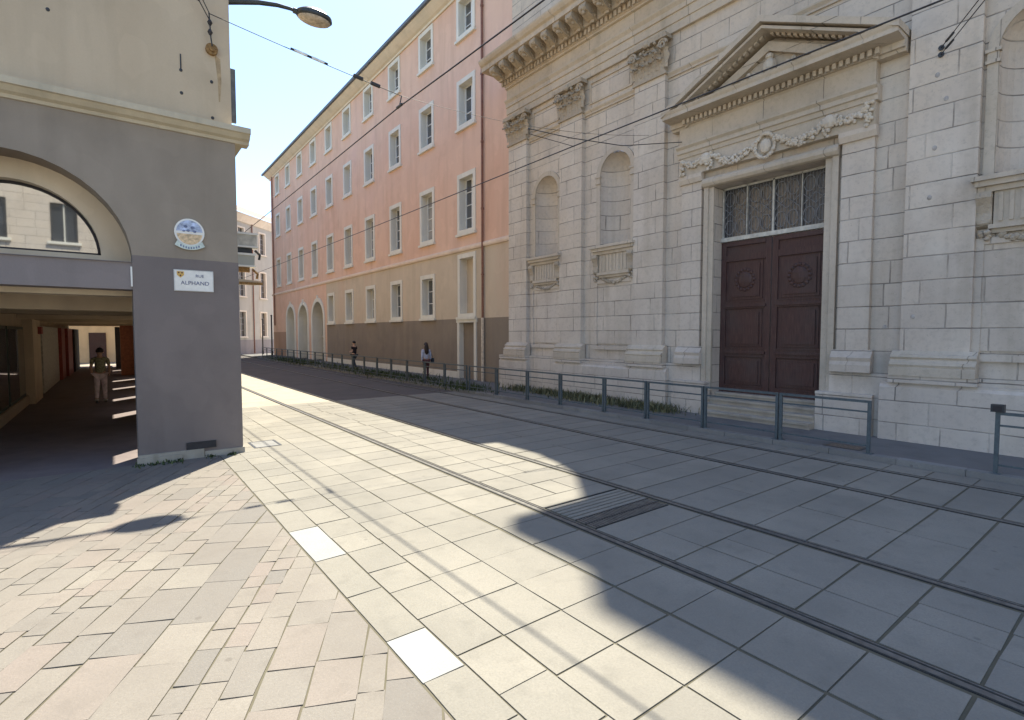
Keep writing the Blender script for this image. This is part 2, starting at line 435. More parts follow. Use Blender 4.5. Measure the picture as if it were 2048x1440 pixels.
# beyond the slabs the tramway is asphalted
ab = MB()
for x0, x1, mm in ((2.3, 4.28, 1), (4.45, 5.88, 1), (6.05, 8.53, 0), (8.70, 10.13, 0), (10.30, 10.84, 0)):
    ab.quad((x0, 17.4, .002), (x1, 17.4, .002), (x1, 90, .002), (x0, 90, .002), mm)
tag(ab.build('asphalt_road', [M['asphalt'], M['tan_asphalt']], recalc=False), kind='structure')

# right-hand pavement with a stone kerb
sw = MB(); sw.box(11.06, 14.3, -12, 64, -.03, .10)
tag(sw.build('pavement', M['sidewalk']), kind='structure')
kb = MB(); yy = -12
while yy < 64:
    ln = random.uniform(.9, 1.1); kb.box(10.86, 11.055, yy+.004, yy+ln-.004, -.03, .106+random.uniform(-.002, .002), 0, random.random()); yy += ln
tag(kb.build('kerb', M['kerb']), kind='structure')

# tram rails, each one a grooved rail between two rubber strips
def rail(x, label):
    t = thing('tram_rail', label, 'tram rail', (x, 2, 0), group='tram rails set in the street')
    m1 = MB(); m1.box(x-.03, x+.025, -14, 95, -.01, .008); m1.build('rail_head', M['rail'], t)
    m2 = MB(); m2.box(x+.052, x+.068, -14, 95, -.01, .007); m2.build('rail_lip', M['rail'], t)
    m3 = MB(); m3.box(x-.045, x-.031, -14, 95, -.012, .0045); m3.box(x+.026, x+.051, -14, 95, -.012, -.001); m3.box(x+.069, x+.078, -14, 95, -.012, .0045)
    m3.build('groove_rubber', M['groove'], t)
rail(4.36, 'grooved steel tram rail nearest the arcade, running through the sunlit slabs')
rail(5.97, 'second grooved tram rail out from the arcade, meeting the far side of the drain grate')
rail(8.61, 'grooved tram rail in full shade, between the drain track and the kerb track')
rail(10.21, 'grooved tram rail lying closest to the kerb of the church pavement')

# drain across the near track
dg = thing('drain_grate', 'dark slotted metal drain grate across the near tram track at the shadow edge', 'drain grate', (5.16, 4.36, 0))
f1 = MB()
for y0 in (4.185, 4.345, 4.36, 4.52, 5.09): f1.box(4.47, 5.87, y0, y0+.012, -.01, .009)
f1.build('frame', M['iron'], dg)
for y0, y1 in ((4.20, 4.343), (4.375, 4.518)):
    f2 = MB(); x = 4.475
    while x < 5.85: f2.box(x, x+.026, y0, y1, -.01, .006); x += .046
    f2.build('grating', M['rail'], dg)
for k in range(6):
    f3 = MB(); f3.box(4.47, 5.87, 4.545+k*.09, 4.545+k*.09+.066, -.01, .0065, 0, .3+.4*random.random()); f3.build('cover_bar', M['slab'], dg)
mh = thing('inspection_cover', 'square metal inspection cover in the pale slabs beside the grey pillar', 'manhole cover', (2.45, 11.7, 0))
c1 = MB(); c1.box(2.2, 2.72, 11.35, 11.39, .004, .010); c1.box(2.2, 2.72, 12.0, 12.04, .004, .010); c1.box(2.2, 2.24, 11.395, 11.995, .004, .010); c1.box(2.68, 2.72, 11.395, 11.995, .004, .010)
c1.build('rim', M['iron'], mh)
c2 = MB(); c2.box(2.245, 2.675, 11.395, 11.995, .003, .008); c2.build('lid', M['kerb'], mh)

rc = thing('inspection_cover', 'rust brown metal cover let into the church pavement by the end of the barriers', 'manhole cover', (11.3, 4.0, .1))
c1 = MB()
for q in ((11.10, 11.52, 3.70, 3.735), (11.10, 11.52, 4.315, 4.35), (11.10, 11.135, 3.736, 4.314), (11.485, 11.52, 3.736, 4.314)): c1.box(*q, .09, .108)
c1.build('rim', M['iron'], rc)
c2 = MB(); c2.box(11.137, 11.483, 3.738, 4.312, .09, .106); c2.build('lid', plain('dull_rusty_lid', (.15, .115, .085), .85, 0, .4, 20), rc)

# ------------------------------------------------------------------ church
CH = thing('church', 'pale limestone baroque church front with pilasters, niches and a pediment over a tall door', 'church', (13.1, 6.6, .1))
YC = 6.6; XW = 13.1
fW = YZ(XW)
niches = [(14.88, 'leftmost'), (11.52, ''), (2*YC-11.52, ''), (2*YC-14.88, '')]
NR = .64; NZ0, NZS = 5.22, 7.55
wall = MB()
outer = [(-3.9, 1.45), (5.22, 1.45), (5.22, 6.28), (8.0, 6.28), (8.0, 1.45), (17.2, 1.45), (17.2, 11.0), (-3.9, 11.0)]
hl = []
for yc, _ in niches: hl.append([(yc-NR, NZ0), (yc+NR, NZ0)]+arch(yc, NZS, NR))
wall.holes(outer, hl, fW, 0)
wall.quad((13.1, 17.2, .1), (13.1, 17.2, 11), (40, 17.2, 11), (40, 17.2, .1))
wall.quad((13.1, -3.9, .1), (13.1, -3.9, 11), (40, -3.9, 11), (40, -3.9, .1))
# door recess cheeks
wall.quad((13.1, 5.22, .1), (13.1, 5.22, 6.28), (13.6, 5.22, 6.28), (13.6, 5.22, .1)); wall.quad((13.1, 8.0, .1), (13.1, 8.0, 6.28), (13.6, 8.0, 6.28), (13.6, 8.0, .1))
wall.quad((13.1, 5.22, 6.28), (13.1, 8.0, 6.28), (13.6, 8.0, 6.28), (13.6, 5.22, 6.28))
wall.build('wall', M['stone'], CH)
# body and attic above the cornice
at = MB()
at.box(13.15, 40, -3.8, 17.1, 13.2, 18.3); at.box(13.2, 40, -2.2, 14.6, 18.3, 24.4); at.box(12.9, 40.3, -3.2, 15.7, 24.4, 25.2); at.box(13.2, 40, -2.2, 14.8, 25.2, 27.3)
at.prism([(14.6, 18.3), (15.6, 18.3), (15.5, 18.7), (15.1, 19.0), (14.75, 19.6), (14.6, 20.6)], YZ(13.25), 0, .6)
at.build('upper_storey', M['stone'], CH)

for yc, w_ in niches:
    nb = MB(); N = 14; rows = []
    zs = [NZ0, 6.0, 6.8, NZS]
    for z in zs: rows.append([(XW+NR*.95*math.sin(PI*i/N), yc+NR*math.cos(PI*i/N), z) for i in range(N+1)])
    for k in range(1, 7):
        a = PI/2*k/6; r = NR*math.cos(a)
        rows.append([(XW+r*.95*math.sin(PI*i/N), yc+r*math.cos(PI*i/N), NZS+NR*math.sin(a)) for i in range(N+1)])
    vs = [p for r_ in rows for p in r_]
    nb.add(vs, [(r*(N+1)+i, r*(N+1)+i+1, (r+1)*(N+1)+i+1, (r+1)*(N+1)+i) for r in range(len(rows)-1) for i in range(N)])
    nb.quad((XW, yc-NR, NZ0), (XW, yc+NR, NZ0), (XW+.62, yc+NR, NZ0), (XW+.62, yc-NR, NZ0))
    no = nb.build('niche', M['stone'], CH, smooth=False)
    # archivolt, jamb strips and imposts round the opening
    sr = MB()
    o_, i_ = arch(yc, NZS, NR+.17), arch(yc, NZS, NR+.005)
    sr.prism(o_+i_[::-1], fW, -.055, .01)
    for sgn in (-1, 1):
        a0, a1 = sorted((yc+sgn*(NR+.005), yc+sgn*(NR+.17)))
        sr.box(XW-.05, XW+.01, a0, a1, NZ0, NZS-.26)
        sr.box(XW-.09, XW+.01, a0-.02, a1+.02, NZS-.26, NZS-.20); sr.box(XW-.075, XW+.01, a0, a1, NZS-.20, NZS-.06); sr.box(XW-.10, XW+.01, a0-.03, a1+.03, NZS-.06, NZS)
    sr.build('surround', M['mould'], no)
    cb = MB()   # balustraded sill block on two consoles
    y0, y1 = yc-.88, yc+.88
    cb.box(XW-.30, XW+.3, y0-.05, y1+.05, 5.13, 5.215); cb.box(XW-.24, XW+.25, y0, y1, 5.03, 5.13); cb.box(XW-.16, XW+.2, y0+.03, y1-.03, 4.93, 5.03)
    cb.box(XW-.10, XW+.01, y0+.26, y1-.26, 4.33, 4.93)
    for q in range(8):
        yb = y0+.36+q*(y1-y0-.72)/7
        cb.box(XW-.125, XW-.09, yb-.03, yb+.03, 4.38, 4.90)
    cb.box(XW-.16, XW+.01, y0+.2, y1-.2, 4.25, 4.33); cb.box(XW-.09, XW+.01, y0+.24, y1-.24, 4.17, 4.25)
    cb.build('sill_block', M['mould'], no)
    for sgn in (-1, 1):
        c_ = MB(); yk = yc+sgn*.75
        prof = [(0, 4.93), (.22, 4.93), (.24, 4.82), (.17, 4.70), (.13, 4.55), (.15, 4.42), (.11, 4.31), (0, 4.27)]
        c_.prism([(-a, z) for a, z in prof], lambda u, v, w: (XW+u, w, v), yk-.11, yk+.11)
        c_.ball((XW-.17, yk, 4.84), .08, .13, .08); c_.ball((XW-.1, yk, 4.38), .07, .125, .07)
        for q in range(7): c_.ball((XW-.10-random.random()*.05, yk+random.uniform(-.08, .08), 4.2-q*.02+random.uniform(-.05, .06)), .045)
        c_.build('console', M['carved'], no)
    pn = MB()   # sunk panel under the niche, with garland below the sill
    pn.prism(rect(yc-.74, yc+.74, 1.98, 3.98), fW, -.03, .01)
    pn.box(XW-.065, XW+.0, yc-.86, yc-.74, 1.9, 4.1); pn.box(XW-.065, XW, yc+.74, yc+.86, 1.9, 4.1)
    pn.box(XW-.066, XW, yc-.74, yc+.74, 3.98, 4.1); pn.box(XW-.075, XW, yc-.88, yc+.88, 1.78, 1.9)
    pn.build('panel', M['stone'], no)
    gl = MB()
    for q in range(26):
        t = q/25; yq = yc-.5+t*1.0
        gl.ball((XW-.07+random.uniform(-.02, .02), yq, 4.13-.13*math.sin(PI*t)+random.uniform(-.03, .03)), random.uniform(.035, .06), nu=6, nv=4)
    gl.build('garland', M['carved'], no)

# one acanthus leaf standing on a surface that faces -X
def acanthus(mb, x, y, z, wd, h, out, lean=0):
    rows = 6; cols = 4; vs = []
    for i in range(rows+1):
        t = i/rows
        z_ = z+h*(math.sin(min(t, .82)/.82*PI/2) if t < .82 else 1-.9*(t-.82))
        o_ = .02+out*(t**2.2) if t < .82 else out*(.65+.6*(t-.82)/.18)
        wv = wd*(.55+.45*math.sin(PI*min(1, t*1.05)))*(1-.72*max(0, t-.7)/.3)
        for j in range(cols+1):
            s = j/cols*2-1
            scal = 1+.18*math.cos(i*PI)
            vs.append((x-o_+.05*abs(s)*(.5+t), y+s*wv*.5*scal+lean*t, z_-.05*abs(s)*h))
    mb.add(vs, [(i*(cols+1)+j, i*(cols+1)+j+1, (i+1)*(cols+1)+j+1, (i+1)*(cols+1)+j) for i in range(rows) for j in range(cols)])

def volute(mb, x, y, z, r, th, flip=1):
    pts = []
    for i in range(22):
        a = i/21*3.4*PI; rr = r*(1-.80*i/21)
        pts.append((x-th*.3-.015*i/21, y+flip*rr*math.cos(a), z+rr*math.sin(a)))
    mb.tube(pts, [th*(1-.4*i/21) for i in range(22)], 6)

XP = 12.93
for y0, y1 in ((15.92, 17.05), (12.92, 14.02), (9.55, 10.66), (2*YC-10.66, 2*YC-9.55), (2*YC-14.02, 2*YC-12.92)):
    p = MB(); p.box(XP, XW+.01, y0, y1, 1.95, 9.82); po = p.build('pilaster', M['stone'], CH)
    b_ = MB(); fy = lambda u, v, w: (XP+u, w, v)
    prof = [(.1, 1.45), (-.19, 1.45), (-.19, 1.62), (-.165, 1.63), (-.185, 1.68), (-.165, 1.735), (-.125, 1.74), (-.10, 1.79), (-.125, 1.83), (-.10, 1.88), (-.05, 1.89), (0, 1.96), (.1, 1.96)]
    b_.prism(prof, fy, y0-.13, y1+.13); b_.build('base', M['mould'], po)
    k = MB(); ym = (y0+y1)/2; wd = y1-y0
    k.box(XP-.02, XW+.01, y0+.02, y1-.02, 9.90, 10.80)
    k.box(XP-.06, XW+.01, y0-.05, y1+.05, 9.82, 9.90)
    for i in range(4): acanthus(k, XP-.02, y0+wd*(i+.5)/4, 9.92, wd/3.6, .38, .21)
    for i in range(5): acanthus(k, XP-.02, y0+wd*i/4, 10.02, wd/3.8, .54, .27)
    for sg in (-1, 1):
        volute(k, XP-.12, ym+sg*(wd/2-.02), 10.62, .15, .045, sg)
        volute(k, XP-.07, ym+sg*.14, 10.60, .10, .03, -sg)
    for _ in range(26): k.ball((XP-.05-random.random()*.17, y0+wd*random.random(), random.uniform(10.2, 10.75)), random.uniform(.03, .06), nu=6, nv=4)
    k.ball((XP-.2, ym, 10.80), .08, .12, .10)
    k.prism([(y0-.16, 10.78), (y1+.16, 10.78), (y1+.12, 10.92), (y0-.12, 10.92)], YZ(XP), -.20, .1)
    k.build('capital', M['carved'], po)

# string moulding between the pilasters at capital height + sunk panels between capitals
sm = MB()
for a, b2 in ((14.02, 15.92), (10.66, 12.92), (3.65, 9.55), (.28, 2.54)):
    prof = [(0.01, 9.72), (-.05, 9.72), (-.05, 9.77), (-.10, 9.84), (-.10, 9.88), (0.01, 9.90)]
    sm.prism(prof, lambda u, v, w: (XW+u, w, v), a, b2)
    if b2-a < 3:
        for z0, z1, e in ((10.05, 10.11, 0), (10.72, 10.78, 0)): sm.box(XW-.04, XW, a+.28, b2-.28, z0, z1)
        sm.box(XW-.04, XW, a+.22, a+.28, 10.05, 10.78); sm.box(XW-.04, XW, b2-.28, b2-.22, 10.05, 10.78)
sm.build('string_moulding', M['mould'], CH)

# entablature
en = MB(); EY0, EY1 = -4.1, 17.25
def sweep(mb, prof, x, y0, y1): mb.prism(prof, lambda u, v, w: (x+u, w, v), y0, y1)
sweep(en, [(.5, 10.93), (-.10, 10.93), (-.10, 11.16), (-.13, 11.17), (-.13, 11.42), (-.17, 11.43), (-.17, 11.56), (-.24, 11.66), (-.24, 11.70), (.5, 11.70)], XW, EY0, EY1)
sweep(en, [(.5, 11.70), (-.12, 11.70), (-.12, 12.14), (-.2, 12.16), (-.2, 12.22), (-.24, 12.24), (-.24, 12.44), (.5, 12.44)], XW, EY0, EY1)
en.build('architrave', M['mould'], CH)
co = MB()
sweep(co, [(.5, 12.44), (-.38, 12.44), (-.42, 12.52), (-.42, 12.80), (.5, 12.80)], XW, EY0, EY1+.15)
sweep(co, [(.5, 12.80), (-.98, 12.80), (-.98, 12.96), (-1.0, 12.98), (-1.06, 13.02), (-1.12, 13.11), (-1.14, 13.17), (-1.14, 13.20), (.5, 13.24)], XW, EY0-.5, EY1+.55)
co.build('cornice', M['mould'], CH)
dn = MB(); y = EY0+.05
while y < EY1: dn.box(XW-.32, XW-.235, y, y+.11, 12.26, 12.42); y += .185
dn.build('dentil_course', M['mould'], CH)
def modillion():
    md = MB(); y = 0
    md.prism([(0, 12.8), (-.52, 12.8), (-.55, 12.66), (-.50, 12.56), (-.40, 12.54), (-.28, 12.47), (-.14, 12.42), (0, 12.40)], lambda u, v, w: (XW-.42+u, w, v), y-.15, y+.15)
    md.ball((XW-.90, y, 12.66), .10, .155, .10); acanthus(md, XW-.52, y, 12.34, .36, .30, .40)
    for _ in range(4): md.ball((XW-.55-random.random()*.35, y+random.uniform(-.14, .14), 12.52), .07, nu=6, nv=4)
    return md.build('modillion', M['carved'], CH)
y = EY1-.12; mds = [modillion() for _ in range(3)]
rzm = MB(); rzm.ball((XW-.68, -.31, 12.80), .13, .10, .05); rzo = rzm.build('rosette', M['carved'], CH)
i = 0
while y > 5:
    o = mds[i] if i < 3 else mds[i % 3].copy(); q = rzo if i == 0 else rzo.copy()
    if i >= 3: COL.objects.link(o)
    if i: COL.objects.link(q)
    o.location = (0, y, 0); q.location = (0, y, 0); y -= .62; i += 1

# plinth, with pedestals standing out under the pilasters
pl = MB()
for a, b2, x in ((8.28, 17.35, 12.96), (-4, 4.98, 12.96)): pl.box(x, 13.6, a, b2, .1, 1.45)
pl.build('plinth', M['stone_plinth'], CH)
for y0, y1, caps_ in ((15.75, 17.55, [(15.78, 17.5)]), (9.3, 14.2, [(12.78, 14.16), (9.4, 10.8)]), (2*YC-14.2, 3.95, [(2.38, 3.8)])):
    pd = MB()
    pd.box(12.80, 12.97, y0, y1, .1, 1.16)
    sweep(pd, [(.2, 1.16), (0, 1.16), (.0, 1.20), (.05, 1.26), (.05, 1.30), (.2, 1.30)], 12.80, y0, y1)
    for y0, y1 in caps_: pd.box(12.765, 12.97, y0, y1, 1.305, 1.448)
    pd.build('pedestal', M['stone_plinth'], CH)

# door steps
st = MB()
for i, x in enumerate((12.60, 12.83, 13.06, 13.29)):
    st.box(x, 13.75, 5.223, 8.035, .1+.15*i, .1+.15*(i+1)-.001); st.box(x-.035, x-.001, 5.226, 8.032, .1+.15*i+.095, .1+.15*(i+1)-.004)
st.build('steps', stucco('worn_step_stone', (.34, .30, .25), (.42, .375, .31), (.30, .27, .23), sc=1.8, bump=.6), CH)

for a, b2 in ((8.04, 9.12), (4.08, 5.218)):
    q = MB(); q.box(12.84, 13.55, a, b2, .1, .93); q.box(12.82, 13.3, a, b2, .932, .99); q.build('portal_pedestal', M['stone_plinth'], CH)
# portal: narrow side pilasters, moulded door frame, frieze and pediment
for a, b2 in ((8.34, 8.96), (2*YC-8.96, 2*YC-8.34)):
    pt = MB()
    pt.box(12.98, XW+.01, a, b2, 1.95, 6.62)
    sweep(pt, [(.05, 1.45), (-.13, 1.45), (-.13, 1.62), (-.10, 1.70), (-.12, 1.78), (-.07, 1.84), (0, 1.95), (.05, 1.95)], 12.98, a-.09, b2+.09)
    sweep(pt, [(.05, 6.50), (-.05, 6.50), (-.10, 6.62), (-.10, 6.72), (.05, 6.72)], 12.98, a-.05, b2+.05)
    pt.build('portal_pilaster', M['stone'], CH)
fr = MB()
for a, b2, d in ((8.002, 8.14, .06), (8.14, 8.27, .11), (5.06, 5.198+.02, .06), (4.93, 5.06, .11)): fr.box(XW-d, XW+.02, a, b2, .75, 6.28+(.0 if d < .1 else .14))
sweep(fr, [(.02, 6.283), (-.10, 6.283), (-.17, 6.31), (-.215, 6.38), (-.215, 6.45), (-.17, 6.52), (-.10, 6.55), (.02, 6.55)], XW, 4.92, 8.28)
fr.build('door_frame', M['mould'], CH)
fz = MB()
fz.box(12.90, XW+.02, 4.22, 8.98, 6.72, 7.22)
sweep(fz, [(.2, 7.22), (-.03, 7.22), (-.05, 7.32), (-.09, 7.34), (-.09, 7.44), (-.15, 7.50), (-.15, 7.55), (.2, 7.55)], 12.90, 4.17, 9.03)
fz.box(12.86, XW+.02, 4.22, 8.98, 7.55, 8.02)
fz.build('frieze', M['mould'], CH)
fs = MB()
def blob(y, z, r, x=12.87): fs.ball((x-random.uniform(0, .05), y, z), r*random.uniform(.8, 1.2), r*random.uniform(.8, 1.2), r*random.uniform(.8, 1.2), nu=6, nv=4)
def swag(ya, za, yb, zb, sag, n, r):
    for i in range(n):
        t = i/(n-1); yv = ya+(yb-ya)*t; zv = za+(zb-za)*t-sag*math.sin(PI*t); rr = r*(.7+.6*math.sin(PI*t))
        for _ in range(4): blob(yv+random.uniform(-.05, .05), zv+random.uniform(-rr, rr)*1.1, random.uniform(.028, .052))
for sg in (-1, 1):
    swag(YC-.1+sg*.25, 7.05, YC-.05+sg*1.42, 7.10, .27, 26, .07)
    swag(YC+sg*1.62, 7.08, YC+sg*2.22, 7.08, .13, 15, .06)
    fs.ball((12.83, YC+sg*1.52, 7.03), .10, .15, .16)
    for _ in range(14): blob(YC+sg*1.52+random.uniform(-.16, .16), 7.0+random.uniform(-.2, .16), .045)
    for _ in range(14): blob(YC+sg*2.28+random.uniform(-.06, .06), 7.0+random.uniform(-.28, .2), .045)
    for _ in range(10): blob(YC+sg*1.45+random.uniform(-.08, .08), 6.83+random.uniform(-.12, .1), .04)
for i in range(26):
    a = 2*PI*i/26; blob(YC-.06+.24*math.cos(a), 6.92+.28*math.sin(a), .05)
fs.ball((12.87, YC-.06, 6.92), .06, .15, .18)
fs.build('festoon', M['carved_light'], CH)

pm = MB(); YP = 6.47
sweep(pm, [(.8, 8.02), (.50, 8.02), (.47, 8.08), (.40, 8.08), (.40, 8.21), (.14, 8.23), (.0, 8.24), (.0, 8.33), (-.03, 8.38), (-.05, 8.43), (.8, 8.46)], 12.38, YP-2.76, YP+2.76)
rk = 1.36/2.78
def chev(zo, zi, x0, x1, half, mb):     # raking cornice: outer and inner height offsets
    top = lambda o: 8.43+o+1.33
    mb.prism([(YP+half, 8.44+zo), (YP, 8.44+zo+rk*half), (YP-half, 8.44+zo), (YP-half, 8.44+zi), (YP, 8.44+zi+rk*half), (YP+half, 8.44+zi)], lambda u, v, w: (w, u, v), x0, x1)
chev(.02, -.13, 12.34, 13.1, 2.78, pm); chev(-.13, -.20, 12.42, 13.1, 2.66, pm); chev(-.20, -.42, 12.80, 13.1, 2.3, pm)
pdm = pm.build('pediment', M['mould'], CH)
tp = MB(); tp.prism([(YP+2.2, 8.45), (YP, 8.45+rk*2.0), (YP-2.2, 8.45)], lambda u, v, w: (w, u, v), 12.93, 13.1)
tp.build('tympanum', M['mould'], pdm)
for sg in (-1, 1):
    td = MB()
    for q in range(15):
        yq = YP+sg*(.13+q*.135); zq = 8.44-.205+rk*(2.78-abs(yq-YP))
        if zq-.1 < 8.47: continue
        td.add([(12.66, yq-.04, zq+.04*rk*sg), (12.66, yq+.04, zq-.04*rk*sg), (12.66, yq+.04, zq-.11-.04*rk*sg), (12.66, yq-.04, zq-.11+.04*rk*sg),
                (12.80, yq-.04, zq+.04*rk*sg), (12.80, yq+.04, zq-.04*rk*sg), (12.80, yq+.04, zq-.11-.04*rk*sg), (12.80, yq-.04, zq-.11+.04*rk*sg)],
               [(0, 1, 2, 3), (4, 5, 6, 7), (0, 1, 5, 4), (1, 2, 6, 5), (2, 3, 7, 6), (3, 0, 4, 7)])
    td.build('raking_dentils', M['mould'], pdm)
td = MB(); y = YP-2.35
while y < YP+2.35: td.box(12.68, 12.79, y, y+.075, 8.085, 8.205); y += .135
td.build('dentils', M['mould'], pdm)
em = MB(); em.ball((12.86, YP, 8.80), .14, .17, .19); em.ball((12.84, YP, 9.02), .1, .10, .08)
for sg in (-1, 1):
    for q in range(6): em.ball((12.9, YP+sg*(.2+q*.07), 8.68+.02*q*(q % 2)), .06, .06, .08, nu=6, nv=4)
em.build('carved_bust', M['carved_light'], pdm)

# door leaves and wrought-iron fanlight
XD = 13.5
for sg in (-1, 1):
    a, b2 = (YC+.012, 7.995) if sg > 0 else (5.225, YC-.012)
    d = MB(); d.box(XD, XD+.07, a, b2, .705, 4.80)
    for y0, y1, z0, z1 in ((a, a+.15, .705, 4.8), (b2-.15, b2, .705, 4.8)): d.box(XD-.035, XD, y0, y1, z0, z1)
    for z0, z1, e in ((.705, .88, .035), (1.72, 1.90, .035), (3.02, 3.16, .035), (4.30, 4.44, .035), (4.68, 4.798, .05)): d.box(XD-e, XD, a+.152, b2-.152, z0, z1)
    lo = d.build('door_leaf', M['wood'], CH)
    q = MB(); ya, yb = a+.152, b2-.152
    def raised(z0, z1):
        q.prism(rect(ya+.07, yb-.07, z0+.07, z1-.07), YZ(XD), -.02, 0); q.prism(rect(ya+.14, yb-.14, z0+.14, z1-.14), YZ(XD), -.045, -.02)
        q.box(XD-.05, XD, ya, yb, z0, z0+.03); q.box(XD-.05, XD, ya, yb, z1-.03, z1)
    raised(.88, 1.72); raised(1.90, 3.02); raised(3.16, 4.30)
    q.box(XD-.075, XD, ya-.04, yb+.04, 3.03, 3.09); q.box(XD-.075, XD, ya-.04, yb+.04, 1.78, 1.84)
    q.build('panels', M['wood'], lo)
    e = MB(); ym = (a+b2)/2
    e.ball((XD-.05, ym, 3.75), .04, .20, .22); 
    for i in range(16): e.ball((XD-.05, ym+.25*math.cos(i*PI/8), 3.75+.27*math.sin(i*PI/8)), .03, .05, .05, nu=6, nv=4)
    e.build('carved_medallion', M['wood'], lo)
tb = MB(); tb.box(XD-.08, XD+.08, 5.222, 7.998, 4.82, 4.93)
tb.build('transom_bar', M['white_panel'], CH)
fg = MB(); fg.box(XD+.06, XD+.08, 5.222, 7.998, 4.94, 6.278); fgo = fg.build('fanlight', mk_glass('dull_fanlight_glass', .025, (.045, .042, .042), .25), CH)
mu = MB()
for yv, ww in ((5.25, .03), (YC-.695, .02), (YC, .045), (YC+.695, .02), (7.97, .03)): mu.box(XD-.03, XD+.03, yv-ww/2, yv+ww/2, 4.935, 6.27)
mu.box(XD-.03, XD+.03, 5.23, 7.99, 6.225, 6.275)
mu.build('glazing_bars', M['white_panel'], fgo)
gr = MB()
for kx in range(4):
    yc = 5.25+.68*(kx+.5)
    for i in range(-4, 5): gr.tube([(XD, yc+i*.075, 4.94), (XD, yc+i*.075, 6.22)], .006, 5)
    for zc in (5.2, 5.95):
        for sg in (-1, 1): gr.tube([(XD-.012, yc+sg*(.15+.13*math.cos(a*.35)), zc+.19*math.sin(a*.35)) for a in range(18)], .010, 5)
    gr.tube([(XD-.012, yc-.3, 5.45), (XD-.012, yc, 5.72), (XD-.012, yc+.3, 5.45)], .010, 5); gr.tube([(XD-.012, yc-.3, 5.72), (XD-.012, yc, 5.45), (XD-.012, yc+.3, 5.72)], .010, 5)
gr.build('wrought_iron_grille', plain('grey_iron', (.20, .20, .205), .5), fgo)
GBOSS = plain('grey_boss', (.36, .335, .31), .8)
# fixing bosses on the right of the facade, and a scrawl of green paint
for z, y in ((7.35, 3.2), (6.85, 3.05), (5.95, 3.2), (5.0, 3.25), (2.65, 3.45), (2.45, 3.98)): bs = MB(); bs.ball((XP if y < 3.6 else XW, y, z), .018, .04, .05); bs.build('iron_boss', GBOSS, CH)
gf = MB()
def scr(pts): gf.tube([(XW-.006, y, z) for y, z in pts], .012, 5)
scr([(2.03, 3.72), (1.98, 3.5), (1.93, 3.45), (1.96, 3.62), (1.9, 3.75), (1.87, 3.5), (1.80, 3.48), (1.78, 3.72)]); scr([(1.9, 3.9), (1.8, 3.85), (1.7, 3.95)]); scr([(2.3, 3.7), (2.29, 3.55)])
gf.build('green_scrawl', plain('green_spray', (.02, .10, .08), .7), CH)

# ------------------------------------------------------------------ pink building
PX = 13.7
PB = thing('pink_building', 'four storey coral pink building with pale window surrounds beside the church', 'building', (PX, 38, .1))
fP = YZ(PX)
cols = [21.4+3.93*k for k in range(10)]          # window axes
rows = [(7.12, 10.05), (12.15, 14.5), (16.35, 18.4)]
OW = .60                                          # half width of an opening
def opn(yc, z0, z1): return rect(yc-OW, yc+OW, z0+.22, z1-.22)
PY0, PY1 = 17.22, 59.6
uw = MB(); hs = [opn(c, *r) for c in cols for r in rows]
uw.holes(rect(PY0, PY1, 6.4, 18.6), hs, fP, 0)
uw.quad((PX, PY1, 0), (PX+14, PY1, 0), (PX+14, PY1, 18.6), (PX, PY1, 18.6))
uw.build('upper_wall', M['pink'], PB)
gw = MB(); gcols = cols[1:6]
gw.holes(rect(PY0, 42.2, 3.05, 6.4), [opn(c, 3.1, 5.5) for c in gcols]+[rect(cols[0]-OW, cols[0]+OW, 3.3, 6.0)], fP, 0)
gw.build('ground_floor_wall', M['ochre'], PB)
pw = MB(); pw.holes([(PY0, .1), (20.75, .1), (20.75, 2.85), (22.05, 2.85), (22.05, .1), (42.2, .1), (42.2, 3.05), (PY0, 3.05)], [], fP, 0)
pw.build('plinth_band', M['brown_plinth'], PB)
bl_ = MB(); bl_.box(PX-.05, PX-.002, 22.3, 42.1, .1, .42); bl_.build('base_course', M['trim'], PB)
archs = [(44.4, 1.45), (48.6, 1.35), (52.7, 1.35)]
aw = MB(); hs = [[(c+r, .1), (c-r, .1)]+arch(c, 3.55, r)[::-1] for c, r in archs]
out = [(42.2, .1)]
for (c, r), h in zip(archs, hs): out += [(c-r, .1)]+arch(c, 3.55, r)[::-1]+[(c+r, .1)]
out += [(PY1, .1), (PY1, 6.4), (42.2, 6.4)]
aw.holes(out, [], fP, 0)
q = MB(); q.quad((PX-.006, 54.45, .1), (PX-.006, PY1, .1), (PX-.006, PY1, 2.5), (PX-.006, 54.45, 2.5)); q.build('plinth_band', M['brown_orange'], PB); aw.build('arcade_wall', M['orange'], PB)
for c, r in archs:
    a_ = MB(); o_ = [(c+r+.32, .1)]+arch(c, 3.55, r+.32)+[(c-r-.32, .1)]; i_ = [(c+r, .1)]+arch(c, 3.55, r)+[(c-r, .1)]
    a_.prism(o_+i_[::-1], fP, -.07, .0); a_.rim(i_, fP, -.0, .9)
    a_.box(PX-.1, PX+.02, c-.14, c+.14, 3.55+r-.02, 3.55+r+.5)
    ao = a_.build('arch', M['trim'], PB)
    b_ = MB(); b_.holes([(c-r, .1), (c+r, .1)]+arch(c, 3.55, r), [], fP, .85)
    b_.build('infill', M['shop_glass'] if c < 46 else M['grey_far'], ao)
    if c < 46:
        d_ = MB(); d_.box(PX+.70, PX+.84, c-r, c+r, 2.0, 2.2); d_.box(PX+.70, PX+.84, c-.05, c+.05, .1, 4.9); d_.box(PX+.75, PX+.84, c-r, c+r, .1, 1.2)
        d_.build('door_frame', M['white_panel'], ao)
sc_ = MB(); sweep(sc_, [(.0, 6.33), (-.07, 6.33), (-.10, 6.40), (-.10, 6.50), (-.06, 6.54), (.0, 6.56)], PX, PY0, PY1)
sc_.build('string_course', M['trim_pink'], PB)
